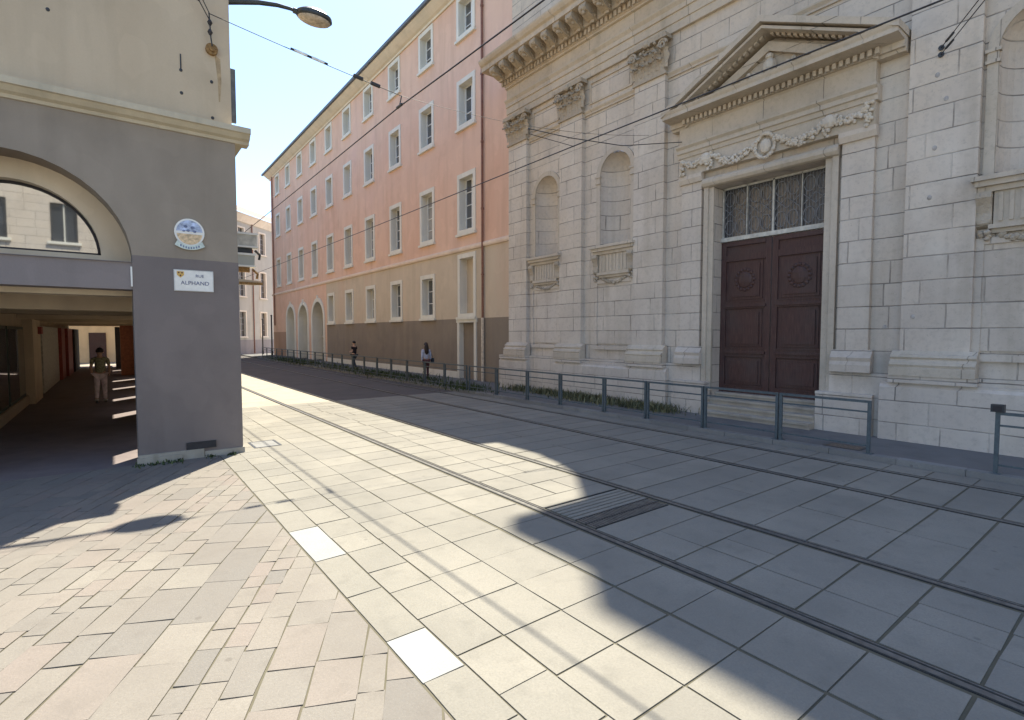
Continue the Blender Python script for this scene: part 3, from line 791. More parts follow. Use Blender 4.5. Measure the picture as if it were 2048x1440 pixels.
ev = MB(); sweep(ev, [(0.1, 18.45), (-.08, 18.45), (-.10, 18.55), (-.22, 18.60), (-.40, 18.72), (-.55, 18.84), (-.60, 18.90), (.1, 18.95)], PX, PY0, PY1+.3)
ev.build('eaves_cornice', M['eave'], PB)
gt = MB(); sweep(gt, [(-.58, 18.905), (-.74, 18.905), (-.76, 19.05), (-.60, 19.06)], PX, PY0, PY1+.6); gt.build('gutter', M['slate'], PB)
rf = MB(); rf.add([(PX-.65, PY0, 19.06), (PX-.65, PY1+.6, 19.06), (PX+7, PY1-4, 22.6), (PX+7, PY0, 22.6), (PX+14.6, PY1+.6, 19.06), (PX+14.6, PY0, 19.06)], [(0, 1, 2, 3), (2, 4, 5, 3), (1, 4, 2)])
rf.build('roof', M['slate'], PB)

# windows: one of each height, then copies
def window_proto(h, blind=False):
    m_ = MB(); o_ = rect(-OW-.2, OW+.2, 0, h); i_ = rect(-OW, OW, .22, h-.22); loc = lambda u, v, w: (w, u, v)
    tri = tessellate_polygon([[Vector((u, v, 0)) for u, v in L] for L in (o_, i_)])
    fl = [loc(u, v, -.05) for L in (o_, i_) for u, v in L]; m_.add(fl, [tuple(t) for t in tri])
    m_.rim(o_, loc, -.05, .0); m_.rim(i_, loc, -.05, .42)
    m_.box(-.13, 0, -OW-.26, OW+.26, -.07, .045)
    wo = m_.build('window', M['trim'], PB, recalc=True); local(wo)
    if blind:
        b_ = MB(); b_.quad((.38, -OW, .2), (.38, OW, .2), (.38, OW, h-.2), (.38, -OW, h-.2)); local(b_.build('blind_panel', M['ochre'], wo)); return wo
    s_ = MB(); z0, z1 = .22, h-.22; n = 4 if h > 2.6 else 3
    for y0, y1 in ((-OW, -OW+.075), (OW-.075, OW), (-.05, .05)): s_.box(.31, .37, y0, y1, z0, z1)
    for k in range(n+1):
        zc = z0+(z1-z0)*k/n; e = .045 if k in (0, n) else .02
        for y0, y1 in ((-OW+.076, -.051), (.051, OW-.076)): s_.box(.32, .36, y0, y1, max(z0, zc-e), min(z1, zc+e))
    local(s_.build('sash', M['sash'], wo))
    p_ = MB(); p_.quad((.35, -OW, z0), (.35, OW, z0), (.35, OW, z1), (.35, -OW, z1)); local(p_.build('pane', M['glass'], wo))
    return wo
CURTAINS = [mk_glass('curtained_glass', .10, (.22, .21, .19), .2), mk_glass('blind_glass', .08, (.14, .145, .15), .2), mk_glass('black_glass', .2, (.012, .013, .016), .03)]
def place(proto, y, z, used=[]):
    o = proto if proto not in used else copy_tree(proto, PB)
    for ch in kids(o):
        if ch.name.startswith('pane') and random.random() < .42:
            ch.material_slots[0].link = 'OBJECT'; ch.material_slots[0].material = random.choice(CURTAINS)
    used.append(proto); o.location = Vector((PX, y, z))-PB.location
for z0, z1 in rows:
    pr = window_proto(z1-z0)
    for c in cols: place(pr, c, z0)
pr = window_proto(2.4)
for c in gcols: place(pr, c, 3.1)
pr = window_proto(3.12, True); pr.name = 'blind_window'; place(pr, cols[0], 3.08)
# bricked-up ground door under it
dd = MB()
for y0, y1 in ((20.55, 20.75), (22.05, 22.25)): dd.box(PX-.06, PX+.3, y0, y1, .1, 3.0)
dd.box(PX-.08, PX+.3, 20.5, 22.3, 2.86, 3.04); do = dd.build('door_frame', M['trim'], PB)
dl = MB(); dl.box(PX+.2, PX+.28, 20.75, 22.05, .1, 2.86); dl.build('door', M['brown_plinth'], do)
pp = MB(); pp.tube([(PX-.09, 19.95, 3.0), (PX-.09, 19.95, 18.6), (PX-.5, 19.95, 18.9)], .055, 8)
for z in (5, 8, 11, 14, 17): pp.tube([(PX-.09, 19.95, z), (PX-.09, 19.95, z+.08)], .075, 8)
ppo = pp.build('drainpipe', M['pipe'], PB, smooth=False)
p2 = MB(); p2.tube([(PX-.09, 19.95, .1), (PX-.09, 19.95, 3.05)], .075, 8); p2.build('pipe_foot', M['pale_pipe'], ppo)
p3 = MB(); p3.tube([(PX-.1, 58.6, 3.2), (PX-.1, 58.6, 18.6)], .06, 8); p3.build('drainpipe', M['pipe'], PB)

# black posts at its far corner
for i, (x, y, h, lb) in enumerate(((13.2, 58.3, 4.2, 'taller thin black post standing in front of the orange corner of the pink building'), (13.0, 61.5, 3.9, 'shorter thin black post just past the far corner of the pink building'))):
    b_ = MB(); b_.tube([(x, y, .1), (x, y, h)], .07, 10); b_.tube([(x, y, .1), (x, y, .5)], .11, 10); b_.ball((x, y, h), .1)
    tag(b_.build('street_post', M['iron']), lb, 'post', 'black posts at the end of the pink building')

# ------------------------------------------------------------------ building at the end of the street
FB = thing('grey_building', 'pale grey three storey building closing the far end of the street', 'building', (11.06, 63.36, 0), R(45))
def LB(mb, name, mat, parent, **k): return local(mb.build(name, mat, parent, **k))
fF = lambda u, v, w: (u, w, v)
fcols = [.62+3.85*k for k in range(-2, 5)]; frows = [(2.05, 4.75), (6.5, 9.4), (11.55, 13.95)]
m_ = MB(); m_.holes(rect(-8, 18, 1.65, 14.6), [rect(c-.5, c+.5, a, b2) for c in fcols for a, b2 in frows], fF, 0)
for x in (-8, 18): m_.quad((x, 0, 0), (x, 12, 0), (x, 12, 14.6), (x, 0, 14.6))
LB(m_, 'wall', M['grey_far'], FB)
m_ = MB(); m_.box(-8, 18, -.06, .2, 0, 1.65); LB(m_, 'plinth_band', M['far_plinth'], FB)
m_ = MB(); m_.prism([(.1, 14.6), (-.1, 14.6), (-.2, 14.8), (-.45, 15.2), (-.5, 15.45), (.1, 15.5)], lambda u, v, w: (w, u, v), -8, 18); LB(m_, 'cornice', M['trim'], FB)
m_ = MB(); m_.add([(-8.3, -.7, 15.45), (18.3, -.7, 15.45), (18, 6, 18.5), (-8, 6, 18.5)], [(0, 1, 2, 3)]); LB(m_, 'roof', plain('brown_tiles', (.22, .15, .12), .8), FB)
m_ = MB(); m_.tube([(2.5, -.1, .1), (2.5, -.1, 14.7)], .06, 8); LB(m_, 'drainpipe', M['pipe'], FB)
for a, b2 in frows:
    h = b2-a; f_ = MB(); o_ = rect(-.68, .68, -.14, h+.16); i_ = rect(-.5, .5, 0, h)
    tri = tessellate_polygon([[Vector((u, v, 0)) for u, v in L] for L in (o_, i_)])
    f_.add([(u, -.05, v) for L in (o_, i_) for u, v in L], [tuple(t) for t in tri]); f_.rim(o_, fF, -.05, 0); f_.rim(i_, fF, -.05, .25)
    f_.box(-.75, .75, -.14, 0, -.16, -.04)
    wo = LB(f_, 'window', M['trim'], FB)
    p_ = MB(); p_.quad((-.5, .22, 0), (.5, .22, 0), (.5, .22, h), (-.5, .22, h)); LB(p_, 'pane', M['glass'], wo)
    s_ = MB(); s_.box(-.03, .03, .17, .21, 0, h)
    for k in range(1, 4): s_.box(-.5, .5, .18, .205, h*k/4-.02, h*k/4+.02)
    LB(s_, 'sash', plain('grey_sash', (.35, .36, .37), .6), wo)
    for i, c in enumerate(fcols):
        o = wo if i == 0 else copy_tree(wo, FB); o.location = (c, 0, a)

# ------------------------------------------------------------------ arcade building on the left
LBD = thing('arcade_building', 'cream and grey corner building with a ground floor arcade and arched lunette', 'building', (1.13, 11.9, 0))
FY = 11.15; fL = XZ(FY); AC, AZS, AR = -1.3, 3.53, 1.62
m_ = MB(); m_.box(.31, 1.96, FY, 11.85, .02, 3.66); m_.build('pillar', M['grey_low'], LBD)
m_ = MB(); m_.box(.30, 1.3, FY-.04, FY+.3, 0, .17); m_.box(.28, .95, FY-.07, FY-.03, 0, .12); m_.box(1.31, 1.985, FY-.03, 12.8, 0, .11)
m_.build('base_stone', M['base_stone'], LBD)
m_ = MB(); m_.box(1.02, 1.5, FY-.035, FY+.1, .172, .30); m_.build('dark_patch', plain('dark_bitumen', (.035, .033, .035), .8), LBD)
m_ = MB()
out = [(-9, 0), (AC-AR, 0), (AC-AR, AZS)]+arch(AC, AZS, AR)[::-1][1:-1]+[(AC+AR, AZS), (.315, 3.66), (1.955, 3.66), (1.955, 5.9), (-9, 5.9)]
m_.holes(out, [], fL, 0)
m_.quad((1.955, FY, 3.66), (1.956, 12.75, 3.66), (1.956, 12.75, 5.9), (1.955, FY, 5.9))
m_.build('arch_wall', M['grey_up'], LBD)
m_ = MB(); m_.rim(arch(AC, AZS, AR, 28), fL, .001, .55); m_.build('arch_soffit', stucco('shaded_soffit', (.22, .175, .135), (.26, .21, .16), sc=1.2), LBD)  # shade of the deep reveal put into a darker brown soffit colour
A2, Z2, R2 = -1.25, 3.68, 1.14
m_ = MB(); o_, i_ = arch(AC, AZS, AR+.02, 28), arch(A2, Z2, R2, 28)
m_.prism(o_+i_[::-1], fL, .55, .60); m_.rim(i_, fL, .60, .85); m_.box(-3, .32, FY+.51, FY+.86, 3.45, Z2-.005); m_.build('arch_band', M['tan'], LBD)
m_ = MB(); o_, i_ = arch(A2, Z2, R2-.004, 28), arch(A2, Z2, R2-.045, 28); m_.prism(o_+i_[::-1], fL, .74, .80); m_.box(A2-R2, A2+R2, FY+.74, FY+.80, Z2-.004, Z2+.05)
lf = m_.build('lunette_frame', M['dark'], LBD)
m_ = MB(); m_.holes(arch(A2, Z2, R2-.01, 28), [], fL, .77); m_.build('pane', M['lunette'], lf)
m_ = MB(); m_.box(.285, .309, FY-.01, FY+.029, 3.12, 3.46); m_.build('pale_strip', M['white_paint'], LBD)
m_ = MB(); m_.box(-3.2, .309, FY+.03, FY+.5, 3.07, 3.545); m_.build('lintel', M['grey_lintel'], LBD)
m_ = MB(); m_.box(-3.2, .309, FY+.502, FY+1.0, 2.98, 3.44); m_.build('inner_beam', M['tan'], LBD)
m_ = MB()
sweep2 = lambda mb, prof, y, x0, x1: mb.prism(prof, lambda u, v, w: (w, y+u, v), x0, x1)
prof = [(.2, 5.9), (-.03, 5.9), (-.05, 5.95), (-.12, 5.98), (-.17, 6.03), (-.19, 6.05), (-.23, 6.06), (-.23, 6.16), (-.20, 6.17), (.2, 6.22)]
sweep2(m_, prof, FY, -9, 2.19)
m_.prism([(-a, z) for a, z in prof], lambda u, v, w: (1.955+u-.0, w, v), FY-.22, 50) if False else None
m_.box(1.96, 2.19, FY+.2, 50, 6.05, 6.17)
m_.build('cornice', M['cornice_old'], LBD)
m_ = MB(); m_.box(-9, 1.915, FY+.04, 50, 6.2, 15.5); m_.build('upper_wall', M['cream'], LBD)
m_ = MB(); m_.box(-9.4, 2.3, FY-.4, 50.4, 15.5, 15.8); m_.build('roof', M['slate'], LBD)
# street face: piers and the wall over the openings (light falls through them onto the arcade floor)
ops = [(13.0, 14.6), (19.3, 20.9), (23.85, 25.3), (28.4, 29.8), (32.9, 34.3), (37.4, 38.8), (42, 43.4)]
py = 11.855
for a, b2 in ops:
    m_ = MB(); m_.box(1.3, 1.955, py, a, 0, 5.6); m_.build('pier', M['grey_low'] if py < 15 else M['tan_dark'], LBD); py = b2
m_ = MB(); m_.box(1.3, 1.955, py, 46, 0, 5.6); m_.build('pier', M['tan_dark'], LBD)
m_ = MB(); m_.box(1.3, 1.954, 12.76, 50, 5.601, 5.9); m_.build('street_wall', M['grey_up'], LBD)
m_ = MB(); m_.box(-2.6, 1.1, FY+1.0, 46, 3.15, 3.3); m_.build('ceiling', M['tan_dark'], LBD)
for i, y in enumerate((13.6, 16.8, 21.9, 26.4, 31, 35.5, 40)):
    m_ = MB(); m_.box(-2.4, 1.12, y, y+.55, 2.78, 3.149); m_.build('beam', M['tan'] if i % 2 == 0 else M['tan_dark'], LBD)
# shop wall along the inside of the arcade
m_ = MB(); m_.box(-2.6, -2.3, FY+.3, 46, 0, 3.15); m_.build('shop_wall', M['tan_dark'], LBD)
m_ = MB(); m_.box(-2.3, -2.2, 13.5, 22.9, .02, .32); m_.build('sill', M['tan_dark'], LBD)
for a, b2 in ((14.0, 19.2), (19.4, 22.6)):
    m_ = MB(); m_.box(-2.29, -2.24, a, b2, .33, 2.52); f_ = m_.build('shop_window', M['green_frame'], LBD)
    m_ = MB(); m_.quad((-2.235, a+.09, .42), (-2.235, b2-.09, .42), (-2.235, b2-.09, 2.44), (-2.235, a+.09, 2.44)); m_.build('pane', M['shop_glass'], f_)
m_ = MB(); m_.box(-2.3, -2.05, 23.0, 25.2, 0, 2.78); m_.build('shop_pilaster', M['tan'], LBD)
for a, b2, mt, nm, x in ((25.3, 26.6, 'dark', 'doorway', -2.2), (26.7, 34, 'white_panel', 'shop_panel', -2.12), (34.2, 36.5, 'red', 'shop_panel', -2.0), (37, 41, 'red', 'shop_panel', -1.9), (41, 46, 'dark', 'shop_panel', -1.8)):
    m_ = MB(); m_.box(-2.3, x, a, b2, .02, 2.6); m_.build(nm, M[mt], LBD)
m_ = MB(); m_.box(.35, 1.29, 36, 37.3, 0, 2.77); m_.build('shop_panel', M['orange_paint'], LBD)
m_ = MB(); m_.box(.15, 1.29, 43.4, 45.9, 0, 2.77); m_.build('shop_panel', M['dark'], LBD)
m_ = MB(); m_.box(-2.2, -1.95, 24.4, 24.9, 2.3, 2.55); m_.build('alarm_box', M['red'], LBD)
m_ = MB(); m_.box(1.92, 2.12, 11.88, 11.94, 6.55, 7.6); m_.build('shutter', M['slate'], LBD)
m_ = MB(); m_.quad((-3, FY+.02, .006), (1.29, FY+.02, .006), (1.29, 48, .006), (-3, 48, .006)); tag(m_.build('arcade_floor', M['arcade_floor'], recalc=False), kind='structure')
m_ = MB(); m_.quad((-9, 48.02, .003), (2.2, 48.02, .003), (2.2, 90, .003), (-9, 90, .003)); tag(m_.build('far_square', M['tan_asphalt'], recalc=False), kind='structure')

# house seen through the far end of the arcade
HS = thing('ochre_house', 'ochre house glimpsed through the far bright end of the arcade', 'house', (-1, 54, 0))
m_ = MB(); m_.box(-7, 1.0, 54, 64, 0, 9); m_.build('wall', stucco('sunny_ochre', (.72, .52, .32), (.78, .58, .36)), HS)
m_ = MB(); m_.add([(-7.4, 53.6, 9), (1.4, 53.6, 9), (1.4, 64, 12), (-7.4, 64, 12)], [(0, 1, 2, 3)]); m_.build('roof', M['slate'], HS)
for x in (-5, -2.2, .3):
    m_ = MB(); m_.box(x-.55, x+.55, 53.93, 53.999, 4.2, 6); wo = m_.build('window', M['trim'], HS)
    m_ = MB(); m_.quad((x-.45, 53.92, 4.3), (x+.45, 53.92, 4.3), (x+.45, 53.92, 5.9), (x-.45, 53.92, 5.9)); m_.build('pane', M['glass'], wo)
m_ = MB(); m_.box(-1.5, -.4, 53.93, 53.999, 0, 2.4); m_.build('door', M['wood'], HS)

# sunlit town house across the square (it is what the lunette mirrors)
TH = thing('pale_town_house', 'sunlit pale stone town house across the square, mirrored in the arcade lunette', 'building', (-4, -16, 0))
m_ = MB(); hs = [rect(x-.6, x+.6, z, z+2.2) for x in (-14, -11, -8, -5, -2, 1, 4) for z in (3.9, 7.6, 11.2)]
m_.holes(rect(-16, 6, 0, 15), hs, lambda u, v, w: (u, -16+w, v), 0); m_.build('wall', M['stone_plinth'], TH)
for x in (-14, -11, -8, -5, -2, 1, 4):
    for z in (3.9, 7.6, 11.2):
        q = MB(); q.prism(rect(x-.75, x+.75, z-.15, z), lambda u, v, w: (u, -16+w, v), 0, .12); q.box(x-.03, x+.03, -16.2, -16.1, z, z+2.2); wo = q.build('window', M['trim'], TH)
        q = MB(); q.quad((x-.6, -16.2, z), (x+.6, -16.2, z), (x+.6, -16.2, z+2.2), (x-.6, -16.2, z+2.2)); q.build('pane', M['glass'], wo)
m_ = MB(); m_.box(-16, 6, -26, -16.25, 0, 15); m_.build('rear_body', M['stone_plinth'], TH)
m_ = MB(); m_.add([(-16.2, -16.2, 15.4), (6.2, -16.2, 15.4), (6.2, -26, 18), (-16.2, -26, 18)], [(0, 1, 2, 3)]); m_.build('roof', M['slate'], TH)
m_ = MB(); m_.box(-16.3, 6.3, -16.4, -15.6, 15, 15.4); m_.build('cornice', M['trim'], TH)

# ------------------------------------------------------------------ plates on the pillar
def text_mesh(txt, size, x, y, z, mat, name, parent, align='CENTER', depth=.002):
    cu = bpy.data.curves.new('t', 'FONT'); cu.body = txt; cu.size = size; cu.align_x = align; cu.extrude = depth
    to = bpy.data.objects.new('t', cu); COL.objects.link(to)
    bpy.context.view_layer.update()
    me = bpy.data.meshes.new_from_object(to.evaluated_get(bpy.context.evaluated_depsgraph_get()))
    bpy.data.objects.remove(to)
    me.transform(Matrix.Translation((x, y, z)) @ Matrix.Rotation(R(90), 4, 'X'))
    me.materials.clear(); me.materials.append(mat); me.name = name
    return link(bpy.data.objects.new(name, me), parent)
SP = thing('street_name_plate', 'white enamel street name plate reading RUE ALPHAND on the grey pillar', 'sign', (1.22, FY, 3.08))
m_ = MB(); m_.box(.91, 1.53, FY-.022, FY-.002, 3.08, 3.46); m_.build('plate', M['white_paint'], SP)
blue = plain('enamel_blue', (.035, .06, .17), .4); gold = plain('enamel_gold', (.60, .38, .10), .4)
m_ = MB()
for b_ in ((.915, 1.525, 3.085, 3.091), (.915, 1.525, 3.449, 3.455), (.915, .921, 3.092, 3.448), (1.519, 1.525, 3.092, 3.448)): m_.box(b_[0], b_[1], FY-.025, FY-.0215, b_[2], b_[3])
m_.build('border', plain('plate_border', (.45, .45, .46), .5), SP)
text_mesh('RUE', .075, 1.31, FY-.024, 3.335, blue, 'lettering', SP)
text_mesh('ALPHAND', .098, 1.235, FY-.024, 3.195, blue, 'lettering', SP)
m_ = MB(); m_.prism([(.955, 3.43), (1.065, 3.43), (1.065, 3.365), (1.01, 3.315), (.955, 3.365)], fL, -.0255, -.0215); m_.build('crest', gold, SP)
m_ = MB()
for x, z in ((.985, 3.405), (1.035, 3.405), (1.01, 3.355)): m_.ball((x, FY-.026, z), .013, .003, .017)
m_.build('crest_roses', plain('crest_dark', (.12, .04, .03), .5), SP)

HP = thing('round_plaque', 'round enamel plaque with a blue top, tan band and ribbon on the grey pillar', 'plaque', (1.17, FY, 3.8))
m_ = MB(); dk = [(1.17+.235*math.cos(a*PI/16), 4.14+.245*math.sin(a*PI/16)) for a in range(32)]; m_.prism(dk, fL, -.03, -.002); m_.build('disc', M['white_paint'], HP)
m_ = MB(); ins = [(1.17+.205*math.cos(a), 4.14+.215*math.sin(a)) for a in [PI*.02+PI*.96*i/20 for i in range(21)]]; m_.prism(ins, fL, -.034, -.0295); m_.build('blue_field', plain('pale_blue_enamel', (.40, .47, .62), .4, 0, .5, 14), HP)
m_ = MB(); ins = [(1.17+.20*math.cos(a), 4.13+.21*math.sin(a)) for a in [PI*1.03+PI*.94*i/20 for i in range(21)]]; m_.prism(ins, fL, -.034, -.0295); m_.build('tan_field', plain('tan_enamel', (.62, .46, .28), .4, 0, .4, 18), HP)
m_ = MB(); m_.prism([(1.17+.235*t, 3.90-.075*(1-t*t)) for t in [i/8-1 for i in range(17)]]+[(1.17+.19*t, 3.985-.085*(1-t*t)) for t in [1-i/8 for i in range(17)]], fL, -.042, -.0345); m_.build('ribbon', plain('pale_green_ribbon', (.58, .66, .60), .4, 0, .2), HP)
m_ = MB()
for i, t in enumerate([-.7+.2*k for k in range(8)]): m_.box(1.17+.2*t-.011, 1.17+.2*t+.011, FY-.045, FY-.0425, 3.915-.075*(1-t*t), 3.955-.08*(1-t*t))
for x, z, r in ((1.11, 4.24, .032), (1.22, 4.23, .034), (1.15, 4.17, .03), (1.25, 4.16, .028), (1.08, 4.16, .024)): m_.ball((x, FY-.034, z), r, .006, r*.8, nu=8)
m_.build('ornament', plain('plaque_ornament', (.16, .20, .32), .5, 0, .4, 20), HP)

# projecting shop signs on the street face
for z0, z1, mt, lb, xe in ((4.45, 4.72, 'white_panel', 'upper of two pale box signs projecting past the grey pillar', 2.90), (3.98, 4.22, 'grey_far', 'lower of two pale box signs projecting past the grey pillar, on rusty bracket', 2.84)):
    s_ = thing('projecting_sign', lb, 'sign', (1.96, 14.2, z0), group='box signs projecting from the arcade street face')
    m_ = MB(); m_.box(2.2, xe, 14.1, 14.32, z0, z1); m_.build('sign_box', M[mt], s_)
    m_ = MB(); m_.box(2.17, xe+.03, 14.07, 14.35, z1+.001, z1+.05); m_.box(2.17, xe+.03, 14.07, 14.35, z0-.04, z0-.001); m_.build('rim', M['white_paint'], s_)
    m_ = MB(); m_.box(1.95, xe-.1, 14.17, 14.25, z0-.16, z0-.045); m_.tube([(xe-.05, 14.1, z0-.1), (xe+.06, 14.1, z0-.2), (xe+.04, 14.1, z0-.32)], .03, 6); m_.build('bracket', M['iron'] if z0 > 4 else M['rust'], s_)
s_ = thing('sign_canopy', 'small rusty canopy under the two box signs beside the pillar', 'canopy', (1.96, 14.2, 3.6))
m_ = MB(); m_.prism([(1.955, 3.66), (2.95, 3.60), (2.95, 3.54), (1.955, 3.54)], lambda u, v, w: (u, w, v), 14.0, 14.6); m_.build('cover', M['tan'], s_)
m_ = MB(); m_.box(1.955, 2.98, 13.96, 13.998, 3.50, 3.56); m_.build('edge_bar', M['rust'], s_)

# ------------------------------------------------------------------ street lamp on the corner building
SL = thing('street_lamp', 'dark street lamp on a curved arm fixed high on the arcade building', 'street lamp', (1.92, 11.5, 8.6))
m_ = MB(); m_.tube([(1.92, 11.5, 8.66), (2.15, 11.5, 8.74), (2.5, 11.5, 8.86), (2.85, 11.5, 8.94), (3.1, 11.5, 8.96), (3.26, 11.5, 8.95)], [.055, .05, .045, .04, .034, .034], 10); m_.tube([(3.16, 11.5, 8.955), (3.24, 11.5, 8.95)], .055, 10)
m_.box(1.90, 1.94, 11.38, 11.62, 8.5, 8.85); m_.build('arm', M['lampdark'], SL, smooth=False)
m_ = MB(); NU = 20
for zi, zo, ra, rb in ((8.90, 8.93, .34, .37), (8.93, 9.0, .37, .36), (9.0, 9.07, .36, .26), (9.07, 9.10, .26, .05)):
    vs = []
    for r_, z_ in ((ra, zi), (rb, zo)): vs += [(3.58+r_*math.cos(2*PI*i/NU), 11.5+r_*.66*math.sin(2*PI*i/NU), z_) for i in range(NU)]
    m_.add(vs, [(i, (i+1) % NU, NU+(i+1) % NU, NU+i) for i in range(NU)])
m_.build('lamp_head', M['lampdark'], SL)
m_ = MB(); vs = [(3.58, 11.5, 8.83)]
for k in range(1, 6):
    a = k/5*PI/2; vs += [(3.58+.335*math.sin(a)*math.cos(2*PI*i/NU), 11.5+.22*math.sin(a)*math.sin(2*PI*i/NU), 8.90-.07*math.cos(a)) for i in range(NU)]
fs_ = [(0, 1+i, 1+(i+1) % NU) for i in range(NU)]+[(1+k*NU+i, 1+k*NU+(i+1) % NU, 1+(k+1)*NU+(i+1) % NU, 1+(k+1)*NU+i) for k in range(4) for i in range(NU)]
m_.add(vs, fs_); m_.build('lens', M['lens'], SL, smooth=True)

# ------------------------------------------------------------------ overhead wires
def sag(a, b_, s, n=16):
    a, b_ = Vector(a), Vector(b_); return [a.lerp(b_, i/n)-Vector((0, 0, s*4*(i/n)*(1-i/n))) for i in range(n+1)]
JX, JY, JZ = 5.2, 10.75, 7.40
m_ = MB(); m_.tube(sag((5.15, -25, 7.35), (5.15, JY, 7.28), .25)+sag((5.15, JY, 7.28), (5.15, 75, 7.35), .2, 30)[1:], .014, 6)
tag(m_.build('contact_wire', M['wire']), 'dark tram contact wire over the near track, crossing the pink building high up', 'overhead wire')
m_ = MB(); m_.tube(sag((9.35, -25, 6.95), (9.35, 9.6, 7.02), .06)+sag((9.35, 9.6, 7.02), (9.35, 75, 7.5), .1, 30)[1:], .014, 6)
tag(m_.build('contact_wire', M['wire']), 'dark tram contact wire over the far track, crossing in front of the church', 'overhead wire')
SW = thing('span_wire', 'thin span wire with white insulators from the corner wall to the near contact wire', 'overhead wire', (1.57, 11.1, 8.08))
pA = Vector((1.56, 11.05, 8.1)); pB = Vector((JX, JY, JZ+.12))
m_ = MB(); m_.tube(sag(pA, pB, .02), .008, 6); m_.build('wire', M['wire'], SW)
for t in (.43, .52):
    c = pA.lerp(pB, t); d = (pB-pA).normalized(); m_ = MB(); m_.tube([c-d*.12, c+d*.12], .03, 8); m_.build('insulator', M['porcelain'], SW)
    m_ = MB(); m_.tube([c-d*.19, c-d*.125], .022, 8); m_.tube([c+d*.125, c+d*.19], .022, 8); m_.build('clamp', M['iron'], SW)
for t in (.74, .84):
    c = pA.lerp(pB, t); d = (pB-pA).normalized(); m_ = MB(); m_.tube([c-d*.10, c+d*.10], .04, 8); m_.build('clamp', M['iron'], SW)
m_ = MB(); m_.tube([pB, (5.15, JY, 7.30)], .012, 6); m_.tube([(5.15, JY-.12, 7.29), (5.15, JY+.12, 7.29)], .03, 8); m_.build('dropper', M['iron'], SW)
S2W = thing('span_wire', 'faint span wire from the near contact wire across to the church wall', 'overhead wire', (JX, JY, JZ))
m_ = MB(); m_.tube(sag(pB, (12.96, 10.1, 8.25), .25), .005, 5); m_.build('wire', M['wire'], S2W)
AR_ = thing('registration_arm', 'slender steady arm holding the far contact wire in front of the second niche', 'wire arm', (9.35, 9.6, 7.3))
m_ = MB(); m_.tube([(8.0, 9.75, 7.17), (9.1, 9.5, 7.13), (10.7, 9.2, 7.20), (13.0, 8.9, 7.72)], .011, 6); m_.build('arm', M['iron'], AR_)
m_ = MB(); m_.tube([(8.0, 9.75, 7.17), (8.0, 9.75, 7.05), (9.35, 9.6, 7.0)], .008, 6); m_.ball((8.0, 9.75, 7.17), .025); m_.build('hook', M['iron'], AR_)
WA = thing('wall_anchor', 'rusty round wall anchor with hanging insulators on the cream wall', 'wall anchor', (1.6, FY, 7.5))
m_ = MB(); m_.tube([(1.61, FY+.05, 7.52), (1.61, FY-.03, 7.52)], .10, 16); m_.tube([(1.61, FY-.03, 7.52), (1.61, FY-.06, 7.52)], .05, 10); m_.build('plate', M['rust'], WA)
m_ = MB(); m_.tube([(1.61, FY-.07, 7.55), (1.59, FY-.08, 7.7), (1.57, FY-.09, 8.12)], .012, 6); m_.build('rod', M['iron'], WA)
for z in (7.78, 7.95): m_ = MB(); m_.tube([(1.58, FY-.085, z-.05), (1.58, FY-.085, z), (1.58, FY-.085, z+.05)], [.02, .045, .02], 8); m_.build('insulator', M['wire'], WA)
for nm, a, b_, lb in ((0, (1.57, FY-.09, 8.0), (.55, FY-.8, 9.3), 'lower of two short stay wires running up left from the rusty wall anchor'), (1, (1.57, FY-.09, 8.12), (.75, FY-.7, 9.3), 'upper of two short stay wires running up left from the rusty wall anchor')):
    m_ = MB(); m_.tube([a, b_], .009, 6); d = (Vector(b_)-Vector(a)); c = Vector(a)+d*.3; m_.ball(c, .03); m_.ball(Vector(a)+d*.17, .024)
    tag(m_.build('stay_wire', M['wire']), lb, 'overhead wire')
for z, lb in ((7.84, 'upper'), (7.71, 'lower')):
    t_ = thing('stay_wire', lb+' of two stay wires tied to the church wall right of the pediment', 'overhead wire', (XP, 3.16, z))
    m_ = MB(); m_.tube([(12.98, 3.16, z), (12.90, 3.15, z)], .05, 10); m_.build('wall_eye', M['iron'], t_)
    m_ = MB(); m_.tube([(12.90, 3.15, z), (9.6, 1.12, z+.05), (3, -2.9, z+.3)], .009, 6); m_.build('wire', M['wire'], t_)
    m_ = MB(); m_.tube([(12.70, 3.03, z), (12.45, 2.87, z)], .022, 8); m_.build('insulator', M['iron'], t_)
# rust run below the anchor and two old fixing holes
m_ = MB(); m_.prism([(1.66, 7.45), (1.75, 7.40), (1.76, 7.0), (1.73, 6.62), (1.71, 6.62), (1.70, 7.0)], XZ(FY+.04), -.003, .0)
m_.build('rust_stain', plain('rust_wash', (.40, .29, .165), .9, 0, .3, 9), LBD)
m_ = MB()
for x, z in ((1.60, 6.95), (1.12, 7.02), (1.12, 6.62), (1.6, 6.3), (-.65, 7.42)): m_.ball((x, FY+.04, z), .028, .012, .032, nu=8)
m_.box(1.11, 1.13, FY+.03, FY+.04, 7.05, 7.3)
m_.build('fixing_holes', M['iron'], LBD)

